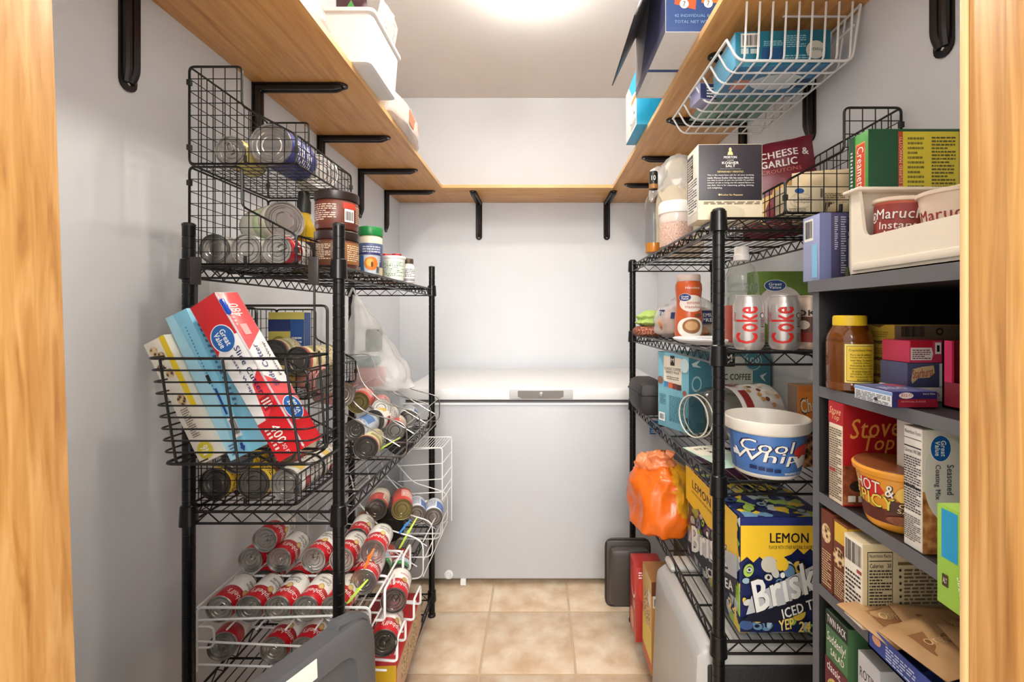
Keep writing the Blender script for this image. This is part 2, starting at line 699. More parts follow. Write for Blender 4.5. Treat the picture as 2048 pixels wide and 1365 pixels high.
# ------------------------------------------------------------------ ceiling lamp with glass shades
GLOW = bpy.data.materials.new('lit_shade_glass')
GLOW.use_nodes = True
_b = GLOW.node_tree.nodes['Principled BSDF']
_b.inputs['Base Color'].default_value = (1, .95, .85, 1)
_b.inputs['Emission Color'].default_value = (1.0, .93, .82, 1)
_b.inputs['Emission Strength'].default_value = BULB * .45
LIT = GLOW.copy()
LIT.name = 'lit_bulb'
LIT.node_tree.nodes['Principled BSDF'].inputs['Emission Strength'].default_value = BULB
cl = thing('ceiling_lamp', 'ceiling lamp with lit frosted glass shades at the top of the pantry', 'lamp', T(0, 1.33, ZC))
MB().lathe([(.06, 0), (.06, -.012), (.05, -.02)], 24).obj('base_plate', WHITEPL, cl)
MB().tube([(-.04, .59, -.03), (.0, -.56, -.03)], .009, 8).tube([(0, 0, -.01), (0, 0, -.03)], .009, 8).obj('arm', WHITEPL, cl)
for (x, y, tl) in ((-.04, .55, 6), (.04, .0, -6), (-.02, -.52, 4)):  # head nearest the door added, middle one moved, to brighten the near walls
    s_ = link('lamp_shade', MB().lathe([(.014, -.03), (.02, -.045), (.03, -.06), (.042, -.09), (.05, -.115), (.0515, -.115), (.0435, -.09), (.031, -.059)], 24, cap=(True, False)).mesh('lamp_shade', GLOW), cl, T(x, y, 0) @ R(tl, 'Y'))
    MB().lathe([(.004, -.05), (.012, -.06), (.019, -.078), (.0205, -.09), (.017, -.102), (.008, -.109), (.002, -.11)], 16).obj('bulb', LIT, s_)

# ------------------------------------------------------------------ wall shelves and brackets
ZS = 1.986


def board(name, a, b, m, label):
    o = tag(MB().box(a, b).obj(name, m, bevel=.0015), label, 'shelf')
    return o


EDGE = mat((222, 176, 116), .4, 0, .08, 30, key='edge_band')
o = board('wall_shelf', (XL, .42, ZS), (-.56, YB, ZS + .019), OAKY, 'long oak board shelf high on the left wall')
MB().box((-.5603, .42, ZS + .0008), (-.5588, YB - .34, ZS + .0182)).obj('edge_band', EDGE, o)
o = board('wall_shelf', (.432, .42, ZS), (XR, YB, ZS + .019), OAKY, 'long oak board shelf high on the right wall')
MB().box((.4308, .42, ZS + .0008), (.4323, YB - .34, ZS + .0182)).obj('edge_band', EDGE, o)
o = board('wall_shelf', (-.559, YB - .345, ZS), (.431, YB, ZS + .019), OAKX, 'oak board shelf along the back wall above the freezer')
MB().box((-.555, YB - .3465, ZS + .0008), (.43, YB - .3448, ZS + .0182)).obj('edge_band', EDGE, o)
BRK = mat((34, 28, 27), .3, .35, .12, 40, key='bracket_enamel')


def bracket_mesh():
    """Stamped L bracket: arm along local +x under the shelf, leg down the wall, both ribbed, rounded ends."""
    def strip(L, w, n=8):
        pts = [(0, -w), (0, w)]
        pts += [(L - w + w * math.sin(a), w * math.cos(a)) for a in [math.pi * k / n for k in range(n + 1)]]
        return pts
    mb = MB()
    mb.prism(strip(.295, .021), 'z', -.0055, -.0005)
    mb.prism([(z, y) for z, y in [(-(q[0]), q[1]) for q in strip(.245, .021)]], 'x', .0005, .0055)
    # swap: prism on x takes (y,z)
    n = len(mb.v)
    k = len(strip(.245, .021)) * 2
    for i in range(n - k, n):
        x, y, z = mb.v[i]
        mb.v[i] = (x, z, y)
    for dy in (-.0105, .0105):
        mb.tube(fillet([(.275, dy * .6, -.004), (.255, dy, -.0115), (.012, dy, -.0115), (.0115, dy, -.012), (.0115, dy, -.20), (.004, dy * .6, -.225)], .02), .0085, 8)
    mb.tube(fillet([(.262, 0, -.006), (.02, 0, -.006), (.006, 0, -.02), (.006, 0, -.21)], .02), .007, 6)
    return mb.mesh('shelf_bracket', BRK)


bme = bracket_mesh()
scr = MB().lathe([(.0042, 0), (.0042, .0012), (.002, .0024)], 10).mesh('screw', TIN)


def bracket(M, label, group):
    o = tag(link('shelf_bracket', bme, None, M), label, 'bracket', group)
    link('screw', scr, o, T(.0045, .0, -.228) @ R(90, 'Y'))
    link('screw', scr, o, T(.0045, -.013, -.07) @ R(90, 'Y'))
    link('screw', scr, o, T(.283, 0, -.0045) @ R(180, 'X'))


ordn = ['nearest', 'second', 'third', 'fourth', 'fifth']
for i, y in enumerate((1.0, 1.455, 1.877, 2.30, 2.69)):
    bracket(T(XL, y, ZS), ordn[i] + ' black bracket from the doorway under the left oak shelf', 'brackets under the left shelf')
for i, y in enumerate((.867, 1.29, 1.71, 2.12, 2.55)):
    bracket(T(XR, y, ZS) @ R(180, 'Z'), ordn[i] + ' black bracket from the doorway under the right oak shelf', 'brackets under the right shelf')
for x, w in ((-.388, 'left'), (.535 - .09, 'right')):
    bracket(T(x, YB, ZS) @ R(-90, 'Z'), w + ' one of two black brackets under the back shelf', 'brackets under the back shelf')

# ------------------------------------------------------------------ chest freezer
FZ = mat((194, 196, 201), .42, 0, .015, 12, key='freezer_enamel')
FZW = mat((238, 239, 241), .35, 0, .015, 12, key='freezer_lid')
GRY = mat((120, 116, 112), .4, key='freezer_grey')
fz = thing('chest_freezer', 'wide white chest freezer against the back wall', 'freezer', T(0, 2.1, 0))
MB().box((-.63, .008, .025), (.63, .80, .845)).obj('body', FZ, fz, bevel=.012)
MB().box((-.622, .03, .845), (.622, .79, .858)).obj('gasket', mat((96, 90, 86), .6, key='gasket'), fz)
MB().box((-.632, 0, .858), (.632, .81, .912)).obj('lid', FZW, fz, bevel=.008)
MB().box((-.631, -.001, .836), (.631, .004, .845)).obj('trim_strip', FZW, fz, bevel=.001)
hd = MB().box((-.134, -.012, .866), (.158, .0, .908)).obj('handle', mat((196, 196, 198), .4, key='handle'), fz, bevel=.004)
MB().prism([(-.075, .868), (.095, .868), (.115, .876), (.115, .904), (-.095, .904), (-.095, .876)], 'y', -.0135, -.0125).obj('handle_recess', GRY, hd)
link('lock', MB().lathe([(.011, 0), (.011, .003), (.008, .004), (.004, .004)], 18).mesh('lock', mat((150, 146, 142), .35, .6, key='lock')), hd, T(.012, -.0135, .887) @ R(90, 'X'))
MB().box((-.03, .02, .912), (.058, .045, .919)).obj('latch_tab', FZW, fz, bevel=.002)
link('drain_cap', MB().lathe([(.02, 0), (.02, .006), (.012, .009), (.009, .006)], 20).mesh('drain_cap', FZW), fz, T(-.415, .008, .05) @ R(90, 'X'))
for x in (-.55, .55):
    for y in (.08, .72):
        MB().lathe([(.02, 0), (.024, .025)], 10, c=(x, y)).obj('foot', BLACKPL, fz)
st = MB().box((.515, .005, .70), (.565, .0078, .762)).obj('sticker', mat((40, 96, 150), .4, key='sticker'), fz)
prints(st, Plane((.515, .005, .70), (1, 0, 0), .05, (0, 0, 1), .062, (0, -1, 0)), [('f', (220, 226, 230), .1, .08, .9, .32, 2), ('e', (150, 180, 205), .5, .65, .3, .2)])
tag(MB().box((-.36, 2.098, .004), (-.335, 2.11, .03)).obj('paper_tag', mat((240, 240, 238), .7, key='paper')), 'small white paper scrap under the freezer front', 'paper')

# ------------------------------------------------------------------ black wire racks


def post_mesh(h):
    pr = [(.0128, 0)]
    z = .02
    while z < h - .02:
        pr += [(.0128, z), (.0119, z + .0006), (.0119, z + .0022), (.0128, z + .0028)]
        z += .0254
    pr += [(.0128, h - .002), (.011, h)]
    return MB().lathe(pr, 12).mesh('post', POSTMETAL)


def wire_shelf(w, l, parent, z):
    """Shelf frame (part) with its deck wires (sub-part); local corner posts at +-w/2, +-l/2."""
    a, b = w / 2, l / 2
    fr = MB()
    for zz in (0, -.026):
        rr = .0032 if zz == 0 else .0028
        fr.tube([(-a, -b, zz), (a, -b, zz)], rr, 6).tube([(-a, b, zz), (a, b, zz)], rr, 6)
        fr.tube([(-a, -b, zz), (-a, b, zz)], rr, 6).tube([(a, -b, zz), (a, b, zz)], rr, 6)

    def zig(p, q, n):
        p, q = V(p), V(q)
        e = (q - p).normalized() * .018
        p, q = p + e, q - e
        pts = [p + (q - p) * (k / n) + V((0, 0, -.002 if k % 2 else -.024)) for k in range(n + 1)]
        fr.tube(pts, .0018, 5)
    nx, ny = max(6, int(w / .026)), int(l / .024)
    for s_ in (-1, 1):
        zig((-a, s_ * b, 0), (a, s_ * b, 0), nx)
        zig((s_ * a, -b, 0), (s_ * a, b, 0), ny)
    o = fr.obj('wire_shelf', BLACKMETAL, parent)
    o.location = (0, 0, z)
    dk = MB()
    n = round(w / .0235)
    for k in range(1, n):
        x = -a + w * k / n
        dk.tube([(x, -b, .001), (x, b, .001)], .0014, 4)
    for k in range(1, 7):
        y = -b + l * k / 7
        dk.tube([(-a, y, -.0035), (a, y, -.0035)], .0028, 5)
    dk.obj('deck_wires', BLACKMETAL, o)
    return o


def rack(label, x0, x1, y0, y1, h, zs):
    w, l = x1 - x0, y1 - y0
    t = thing('wire_rack', label, 'rack', T((x0 + x1) / 2, (y0 + y1) / 2, 0))
    pm = post_mesh(h)
    cm = MB().lathe([(.0135, -.034), (.0185, -.032), (.0165, .01), (.0142, .012)], 14).mesh('collar', POSTMETAL)
    fm_ = MB().lathe([(.016, 0), (.016, .008), (.013, .012)], 12).mesh('foot', BLACKPL)
    cp = MB().lathe([(.0132, 0), (.0136, .004), (.010, .007)], 12).mesh('cap', BLACKPL)
    for sx in (-1, 1):
        for sy in (-1, 1):
            link('post', pm, t, T(sx * w / 2, sy * l / 2, .004))
            link('foot', fm_, t, T(sx * w / 2, sy * l / 2, 0))
            link('cap', cp, t, T(sx * w / 2, sy * l / 2, h + .002))
            for z in zs:
                link('collar', cm, t, T(sx * w / 2, sy * l / 2, z))
    for z in zs:
        wire_shelf(w, l, t, z - .004)
    return t


LX0, LX1, LY0, LY1 = -.776, -.443, 1.01, 1.89
RX0, RX1, RY0, RY1 = .3845, .716, .972, 1.86
LZ = (.095, .40, .817, 1.362)
RZ = (.10, .556, .897, 1.174, 1.46)
rack('black wire shelving rack on the left, loaded with cans', LX0, LX1, LY0, LY1, 1.445, LZ)
rack('black wire shelving rack on the right, behind the dark bookcase', RX0, RX1, RY0, RY1, 1.468, RZ)

# ------------------------------------------------------------------ dark bookcase by the door
BKM = ramp_mat('black_woodgrain', [(.2, (18, 17, 20)), (.6, (26, 25, 28)), (.85, (40, 39, 43))], 'NOISE', 420, .45, .05, 2)
BKE = mat((96, 97, 102), .45, 0, .08, 60, key='bookcase_edge')
BX, BY0, BY1 = .48, .412, .80
ZB = 1.309
bk = thing('bookcase', 'dark woodgrain bookcase beside the right door jamb', 'bookcase', T(0, 0, 0))


def bk_panel(name, a, b, front=True):
    o = MB().box(a, b).obj(name, BKM, bk, bevel=.0008)
    if front:
        MB().box((a[0] - .0009, a[1], a[2]), (a[0] + .0004, b[1], b[2])).obj('edge_band', BKE, o)
    return o


bk_panel('side_panel', (BX + .003, BY1 - .016, 0), (.765, BY1, ZB - .02))
bk_panel('side_panel', (BX + .003, BY0, 0), (.765, BY0 + .016, ZB - .02))
bk_panel('top', (BX - .004, BY0, ZB - .02), (.768, BY1 + .003, ZB))
MB().box((.757, BY0 + .016, .06), (.762, BY1 - .016, ZB - .02)).obj('back_panel', BKM, bk)
BZ = (1.127, .945, .787, .60, .30)
for z in BZ:
    bk_panel('shelf', (BX + .004, BY0 + .016, z - .018), (.757, BY1 - .016, z))
bk_panel('bottom', (BX + .004, BY0 + .016, .05), (.757, BY1 - .016, .068))
pin = MB().lathe([(.0028, 0), (.0028, .004), (.001, .0055)], 8).mesh('shelf_pin', TIN)
for z in (1.205, 1.17, 1.085, 1.05, 1.015, .985, .915, .87):
    link('shelf_pin', pin, bk, T(BX + .022, BY1 - .016, z) @ R(90, 'X'))
# ------------------------------------------------------------------ wire baskets


def clip_lines(poly, step, axis):
    """Segments of the lines axis=const inside a polygon."""
    lo = min(p[axis] for p in poly)
    hi = max(p[axis] for p in poly)
    n = max(2, round((hi - lo) / step))
    out = []
    for k in range(1, n):
        c = lo + (hi - lo) * k / n
        xs = []
        for i in range(len(poly)):
            p, q = poly[i], poly[(i + 1) % len(poly)]
            if (p[axis] - c) * (q[axis] - c) < 0:
                t = (c - p[axis]) / (q[axis] - p[axis])
                xs.append(p[1 - axis] + (q[1 - axis] - p[1 - axis]) * t)
        xs.sort()
        for a, b in zip(xs[::2], xs[1::2]):
            out.append((((c, a), (c, b)) if axis == 0 else ((a, c), (b, c))))
    return out


def grid_panel(name, poly, to3, m, parent, r=.0026, rw=.0011, step=.027, fil=.012):
    mb = MB().tube(fillet([to3(*p) for p in poly], fil, True), r, 6, True)
    for ax in (0, 1):
        for a, b in clip_lines(poly, step, ax):
            mb.tube([to3(*a), to3(*b)], rw, 4)
    return mb.obj(name, m, parent)


BW, BH = .242, .22
PROF = [(0, 0), (BW, 0), (BW, .066), (.119, .131), (.119, BH), (0, BH)]


def stack_basket(label, x, y, z, L, sgn=1, group=None):
    """Open-fronted stacking basket; sgn=+1 opens towards +x."""
    t = thing('wire_basket', label, 'basket', T(x, y, z), group)
    for yy in (0, L):
        grid_panel('end_panel', PROF, lambda a, b, yy=yy: (sgn * a, yy, b + .003), BLACKMETAL, t)
    grid_panel('back_panel', [(0, 0), (L, 0), (L, BH), (0, BH)], lambda a, b: (0, a, b + .003), BLACKMETAL, t)
    grid_panel('front_panel', [(0, 0), (L, 0), (L, .066), (0, .066)], lambda a, b: (sgn * BW, a, b + .003), BLACKMETAL, t, step=.022)
    grid_panel('bottom_panel', [(0, 0), (BW, 0), (BW, L), (0, L)], lambda a, b: (sgn * a, b, .003), BLACKMETAL, t, step=.024)
    cl = MB().box((-.004, -.004, -.006), (.004, .004, .006)).mesh('clip', BLACKPL)
    for yy in (0, L):
        link('clip', cl, t, T(sgn * BW, yy, .035))
        link('clip', cl, t, T(0, yy, BH * .85))
        link('clip', cl, t, T(0, yy, .04))
    MB().tube(fillet([(sgn * .13, 0, .003), (sgn * .13, -.006, .006), (sgn * .13, -.006, .02)], .004), .004, 6).obj('hook', BLACKPL, t)
    return t


# ------------------------------------------------------------------ cans


def can_parts(t, r, h, bands, metal=TIN, tab=True, rows=(), span=180., turn=0., ribs=True):
    """Can standing on z=0: body with rolled rims, paper label, printing, pull tab on top."""
    pr = [(r * .80, .004), (r * .9, .0035), (r * .93, .0005), (r * .99, 0), (r, .0025), (r * .975, .005), (r * .975, h - .005), (r, h - .0025), (r * .99, h), (r * .93, h - .0005), (r * .9, h - .0055)]
    if ribs:
        pr += [(r * .8, h - .0058), (r * .76, h - .0036), (r * .70, h - .0036), (r * .66, h - .0055), (r * .5, h - .0055), (r * .46, h - .0038), (r * .42, h - .0055)]
    else:
        pr += [(r * .6, h - .0045)]
    MB().lathe(pr, 28).obj('can_body', metal, t)
    for z0, z1, c in bands:
        m = c if not isinstance(c, tuple) else mat(c, .35, 0, .05, 40, key='can_label')
        MB().lathe([(r * .978, h * z0), (r * .986, h * z0 + .0005), (r * .986, h * z1 - .0005), (r * .978, h * z1)], 28, cap=(False, False)).obj('label_sleeve', m, t)
    if tab:
        mb = MB().tube(fillet([(-.006, .002, h - .0022), (.006, .002, h - .0022), (.0065, -r * .62, h - .0018), (-.0065, -r * .62, h - .0018)], .006, True), .0016, 6, True)
        mb.lathe([(.004, h - .0045), (.004, h - .0015), (.002, h - .001)], 10).box((-.005, -.004, h - .003), (.005, .006, h - .0018))
        mb.obj('pull_tab', metal, t)
    if rows:
        prints(t, Round(r * .987, h * .04, r * .987, h * .96, span, turn), rows)


def lying(X, y, Z, h, spin=150., yaw=0., pitch=0.):
    """Can lying along the room, its top end at depth y facing the door."""
    return T(X, y, Z) @ R(yaw, 'Z') @ R(pitch, 'X') @ T(0, h, 0) @ R(90, 'X') @ R(spin, 'Z')


RED, WHT, CRM = (196, 26, 38), (238, 234, 226), (232, 222, 190)
_protos = {}


def kind_of_can(kind):
    """r, h, label bands, metal, tab, printing for each kind of can."""
    K = {
        'soup': (.033, .101, [(.04, .52, WHT), (.52, .96, RED)], TIN, True,
                 [('t', (248, 244, 238), "Campbell's", .5, .74, .74, .24, 0, .28, .012), ('e', (190, 150, 84), .5, .52, .075, .11),
                  ('e', (226, 196, 130), .5, .52, .055, .08), ('t', (40, 30, 30), 'Chicken', .5, .32, .3, .09, 0, 0, .012), ('t', (40, 30, 30), 'Noodle', .5, .2, .28, .09, 0, 0, .012)]),
        'tomato': (.033, .101, [(.04, .52, WHT), (.52, .96, RED)], DARKTIN, True,
                   [('t', (248, 244, 238), "Campbell's", .5, .74, .74, .24, 0, .28, .012), ('e', (190, 150, 84), .5, .52, .075, .11),
                    ('t', (160, 30, 36), 'Tomato', .5, .3, .3, .1, 0, 0, .012)]),
        'big_blue': (.0495, .125, [(.05, .95, (52, 58, 128))], TIN, False, [('r', (222, 222, 214), .62, .1, .9, .7), ('f', (240, 240, 240), .1, .2, .5, .8, 8)]),
        'big_white': (.0465, .105, [(.05, .95, (228, 220, 196))], TIN, False, [('r', (222, 190, 90), .55, .2, .85, .8), ('f', (120, 110, 90), .1, .2, .5, .8, 7)]),
        'small_yellow': (.0355, .09, [(.05, .95, (222, 204, 120))], TIN, True, [('f', (90, 70, 40), .1, .2, .9, .8, 6)]),
        'white': (.0365, .11, [(.05, .95, (232, 228, 220))], TIN, False, [('r', (168, 50, 56), .1, .62, .42, .8), ('f', (110, 100, 100), .1, .15, .9, .55, 7), ('r', (228, 196, 96), .6, .6, .85, .85)]),
        'green': (.047, .165, [(.04, .5, (226, 222, 204)), (.5, .72, (206, 222, 170)), (.72, .95, (222, 214, 190))], TIN, False,
                  [('f', (110, 120, 100), .1, .5, .9, .74, 4), ('f', (150, 140, 120), .1, .08, .45, .46, 8), ('r', ramp_mat('stew_picture', [(.3, (120, 70, 30)), (.5, (190, 140, 80)), (.7, (228, 196, 140))], 'VORONOI', 120), .5, .05, .95, .45)]),
        'redlogo': (.0345, .105, [(.05, .5, WHT), (.5, .95, (186, 30, 44))], TIN, True, [('t', WHT, 'ETTI', .5, .72, .5, .25, 0, 0, .03), ('f', (120, 90, 80), .1, .1, .9, .42, 4)]),
        'plain': (.035, .11, [(.05, .95, (196, 194, 188))], TIN, False, [('f', (120, 116, 110), .05, .1, .95, .9, 8)]),
        'yellow': (.037, .112, [(.05, .95, (226, 190, 60))], DARKTIN, False, [('r', (150, 92, 60), .3, .2, .8, .7), ('f', (80, 50, 30), .1, .75, .9, .92, 3)]),
        'cream': (.037, .112, [(.05, .88, (226, 214, 172)), (.88, .95, (198, 90, 80))], DARKTIN, False, [('f', (120, 110, 80), .1, .12, .9, .5, 6), ('r', (170, 160, 100), .2, .6, .7, .8)]),
        'pink': (.034, .105, [(.05, .95, (214, 150, 146))], TIN, False, [('r', (176, 80, 80), .1, .55, .6, .9), ('f', (240, 230, 226), .15, .6, .55, .85, 3)]),
        'blue': (.0335, .10, [(.05, .95, (206, 214, 226))], TIN, True, [('r', (90, 130, 186), .3, .2, .7, .75), ('f', (90, 100, 120), .1, .78, .9, .92, 2)]),
        'redcream': (.0345, .108, [(.05, .45, (226, 216, 196)), (.45, .95, (206, 84, 76))], DARKTIN, False, [('r', (236, 226, 204), .3, .5, .7, .85), ('f', (120, 60, 50), .32, .55, .68, .8, 3)]),
        'gold': (.0345, .108, [(.05, .95, (214, 74, 66))], GOLDTIN, False, [('r', (238, 170, 160), .25, .15, .8, .75), ('f', (250, 240, 236), .3, .25, .75, .65, 4)]),
        'bluewhite': (.0335, .10, [(.05, .95, (224, 228, 234))], DARKTIN, False, [('r', (84, 116, 186), .1, .3, .5, .9), ('f', (110, 120, 140), .55, .2, .9, .8, 5)]),
        'picture': (.0345, .108, [(.05, .3, (120, 168, 120)), (.3, .95, ramp_mat('meat_picture', [(.3, (130, 60, 40)), (.55, (190, 110, 80)), (.75, (220, 170, 140))], 'NOISE', 60))], TIN, False, [('t', WHT, 'Hearty', .5, .8, .5, .14)]),
        'greenred': (.0335, .104, [(.05, .62, (178, 62, 48)), (.62, .78, (226, 236, 226)), (.78, .95, (60, 150, 84))], DARKTIN, False, [('t', WHT, 'del rio', .5, .45, .5, .2, 0, .2), ('e', (190, 214, 236), .5, .68, .25, .12)]),
        'black': (.05, .14, [(.05, .95, (34, 32, 32))], mat((52, 50, 48), .35, .7, key='dark_end'), False, [('f', (120, 116, 110), .1, .2, .9, .8, 6)]),
    }
    return K[kind]


def can(kind, label, M, group=None, name=None):
    r, h, bands, metal, tab, rows = kind_of_can(kind)
    nm = name or ('soup_can' if kind in ('soup', 'tomato') else 'food_can')
    if kind not in _protos:
        t = thing(nm, label, 'can', M, group)
        can_parts(t, r, h, bands, metal, tab, rows)
        _protos[kind] = t
        return t
    o = copy_tree(_protos[kind])
    o.matrix_basis = M
    tag(o, label, 'can', group)
    if not group and 'group' in o:
        del o['group']
    return o


def canP(kind, label, px, py, d, spin=150., yaw=0., pitch=0., group=None):
    h = kind_of_can(kind)[1]
    p = P(px, py, d)
    return can(kind, label, lying(p.x, d, p.z, h, spin, yaw, pitch), group)


# ------------------------------------------------------------------ left rack, top shelf
ZT = LZ[3]
G1 = 'stacked black wire baskets on the left rack'
stack_basket('lower black wire basket stacked on top of the left rack', -.79, 1.03, ZT, .30, 1, G1)
stack_basket('uppermost black wire basket of the stack on the left rack', -.79, 1.03, ZT + .227, .30, 1, G1)
zu = ZT + .227 + .0046
can('small_yellow', 'small tin with ring-pull lid in the uppermost wire basket', lying(-.712, 1.05, zu + .0355, .09, 200))
can('big_blue', 'large tin with dark blue label in the uppermost wire basket', lying(-.619, 1.05, zu + .0495, .125, 120))
can('big_white', 'large silver-ended tin at the far end of the uppermost basket', lying(-.592, 1.235, zu + .0465, .105, 150, 36))
zl = ZT + .0046
can('plain', 'grey tin end, left of three in the bottom of the lower basket', lying(-.745, 1.045, zl + .035, .11, 150))
can('plain', 'grey tin end, middle of three in the bottom of the lower basket', lying(-.673, 1.045, zl + .035, .11, 60))
can('redlogo', 'ring-pull can with red and white label at the right in the lower basket', lying(-.602, 1.045, zl + .0345, .105, 120))
can('green', 'tall can with pale green and picture label lying across the lower basket', T(-.758, 1.232, zl + .118) @ R(52, 'Z') @ R(90, 'X') @ R(150, 'Z'))

# jars and pots
def jar(name, label, cat, x, y, z, prof, m, n=28, group=None):
    t = thing(name, label, cat, T(x, y, z), group)
    MB().lathe(prof, n).obj('jar_body', m, t)
    return t


def face(o, x, y):
    """Turn a round thing so its printed front looks at the doorway."""
    o.rotation_euler.z = -math.atan2(x, y) * .9


BRN = mat((92, 46, 34), .3, 0, .12, 30, key='brown_jar')
for k, (zz, lab) in enumerate(((ZT, 'lower of two stacked brown jars at the front of the left rack'), (ZT + .0995, 'upper of two stacked brown jars at the front of the left rack'))):
    x, y = PX(674, 1.17), 1.17
    t = jar('spread_jar', lab, 'jar', x, y, zz, [(.044, 0), (.05, .004), (.0515, .012), (.0515, .072), (.047, .078)], BRN, group='stacked brown jars')
    face(t, x, y)
    MB().lathe([(.0525, .076), (.0535, .078), (.0535, .096), (.051, .0985), (.03, .0985)], 28).obj('lid', mat((40, 26, 24), .35, key='dark_lid'), t)
    MB().lathe([(.0517, .014), (.052, .0145), (.052, .07), (.0517, .0705)], 28, cap=(False, False)).obj('label_sleeve', mat((104, 52, 38) if k else (88, 56, 36), .4, key='jar_label'), t)
    sf = Round(.0522, .014, .0522, .07, 180)
    if k:
        prints(t, sf, [('f', (214, 190, 170), .06, .15, .5, .9, 8), ('r', (186, 60, 42), .6, .72, .82, .98), ('r', (236, 232, 226), .62, .12, .78, .7), ('b', INK, .635, .2, .765, .6), ('f', (220, 190, 160), .82, .1, .97, .9, 9)])
    else:
        prints(t, sf, [('f', (206, 186, 160), .08, .2, .42, .9, 9), ('r', (150, 96, 50), .62, .02, .98, .98), ('f', (236, 222, 190), .66, .15, .96, .9, 8)])

x, y = PX(608, 1.24), 1.24
t = thing('dressing_bottle', 'yellow dressing bottle with black cap beside the brown jars', 'bottle', T(x, y, ZT) @ MX.Scale(1.1, 4))
face(t, x, y)
MB().lathe([(.024, 0), (.027, .004), (.0275, .012), (.0275, .105), (.024, .118), (.017, .136), (.0135, .15), (.0135, .158)], 24).obj('glass_body', mat((198, 160, 28), .15, 0, .15, 40, key='mustard'), t)
MB().lathe([(.0155, .15), (.016, .152), (.016, .178), (.0135, .186), (.0135, .20), (.012, .203)], 20).obj('cap', BLACKPL, t)
MB().lathe([(.0277, .01), (.028, .0105), (.028, .088), (.0277, .0885)], 24, cap=(False, False)).obj('label_sleeve', mat((34, 28, 26), .4, key='dark_label'), t)
prints(t, Round(.0282, .01, .0282, .088), [('r', (206, 150, 40), .2, .86, .95, .97), ('e', (220, 220, 214), .5, .74, .09, .11), ('t', (226, 140, 50), 'GOOD', .52, .28, .5, .2, 0, 0, .02), ('t', (226, 140, 50), 'D', .72, .5, .1, .16), ('f', (190, 190, 186), .1, .35, .3, .7, 7)])

x, y = PX(741, 1.37), 1.37
t = thing('cheese_shaker', 'shaker jar with bright green lid behind the brown jars', 'jar', T(x, y, ZT))
face(t, x, y)
MB().lathe([(.030, 0), (.034, .004), (.0345, .012), (.0345, .06), (.033, .07), (.0345, .08), (.0345, .118), (.03, .124)], 24).obj('jar_body', mat((226, 216, 190), .3, 0, .05, key='cheese'), t)
MB().lathe([(.0345, .124), (.0355, .126), (.0355, .146), (.034, .15), (.02, .151)], 24).obj('lid', mat((28, 128, 62), .35, key='green_lid'), t)
MB().lathe([(.0347, .03), (.035, .0305), (.035, .1), (.0347, .1005)], 24, cap=(False, False)).obj('label_sleeve', mat((72, 86, 124), .4, key='blue_label'), t)
prints(t, Round(.0352, .03, .0352, .1), [('f', (220, 222, 226), .3, .1, .8, .9, 8), ('r', (224, 224, 220), .0, 0, .14, 1)])
x, y = PX(740, 1.285), 1.285
t = thing('fruit_cup', 'small clear cup with orange fruit picture below the green-lidded jar', 'cup', T(x, y, ZT))
face(t, x, y)
MB().lathe([(.021, 0), (.023, .002), (.027, .056), (.029, .057)], 24).obj('cup_body', mat((196, 206, 214), .2, key='cup'), t)
MB().lathe([(.0295, .056), (.0298, .0575), (.0298, .0615), (.029, .0625)], 24).obj('lid', mat((52, 50, 104), .35, key='cup_lid'), t)
sf = Round(.0235, .004, .027, .054)
prints(t, sf, [('r', (60, 110, 170), 0, 0, .3, 1), ('e', (214, 120, 40), .55, .55, .24, .38), ('e', (236, 170, 70), .5, .6, .12, .22), ('e', (110, 50, 30), .58, .5, .04, .16), ('b', INK, .75, .05, .95, .4)])
for k, (px, lab) in enumerate(((772, 'left of two small spice jars with red lids'), (793, 'right of two small spice jars with red lids'))):
    x, y = PX(px, 1.6), 1.6
    t = thing('spice_jar', lab + ' behind the white tub', 'jar', T(x, y, ZT), 'red lidded spice jars')
    MB().lathe([(.015, 0), (.017, .002), (.017, .08), (.014, .086)], 18).obj('jar_body', mat((186, 120, 90), .3, key='spice'), t)
    MB().lathe([(.017, .085), (.0175, .087), (.0175, .101), (.016, .103)], 18).obj('lid', mat((170, 24, 40), .35, key='red_lid'), t)
x, y = PX(788, 1.5), 1.5
t = thing('plastic_tub', 'small white tub with green fine print on the left rack top', 'tub', T(x, y, ZT))
face(t, x, y)
MB().lathe([(.029, 0), (.031, .002), (.0355, .072), (.038, .073), (.038, .08), (.036, .081), (.036, .076), (.02, .075)], 26).obj('tub_body', WHITEPL, t)
prints(t, Round(.0315, .006, .0352, .068), [('r', (222, 230, 216), .05, .08, .95, .95), ('f', (90, 130, 96), .12, .12, .88, .9, 9)])
x, y = PX(817, 1.58), 1.58
t = thing('supplement_bottle', 'little white bottle with brown lid at the far end of the left rack top', 'bottle', T(x, y, ZT))
face(t, x, y)
MB().lathe([(.019, 0), (.021, .002), (.021, .056), (.015, .064), (.015, .068)], 20).obj('bottle_body', WHITEPL, t)
MB().lathe([(.0165, .066), (.0168, .068), (.0168, .082), (.015, .084)], 18).obj('lid', mat((76, 60, 44), .4, key='brown_lid'), t)
prints(t, Round(.0212, .004, .0212, .054), [('f', (90, 90, 96), .15, .3, .9, .9, 5), ('r', (150, 150, 156), .1, .02, .9, .2)])

# ------------------------------------------------------------------ basket hung on the end of the left rack, with wrap boxes
hb = thing('hanging_basket', 'black wire basket hooked on the near end of the left rack', 'basket', T(-.605, .985, 0))
hm = BLACKMETAL


def hpt(x, y, z):
    return (x, y, z)


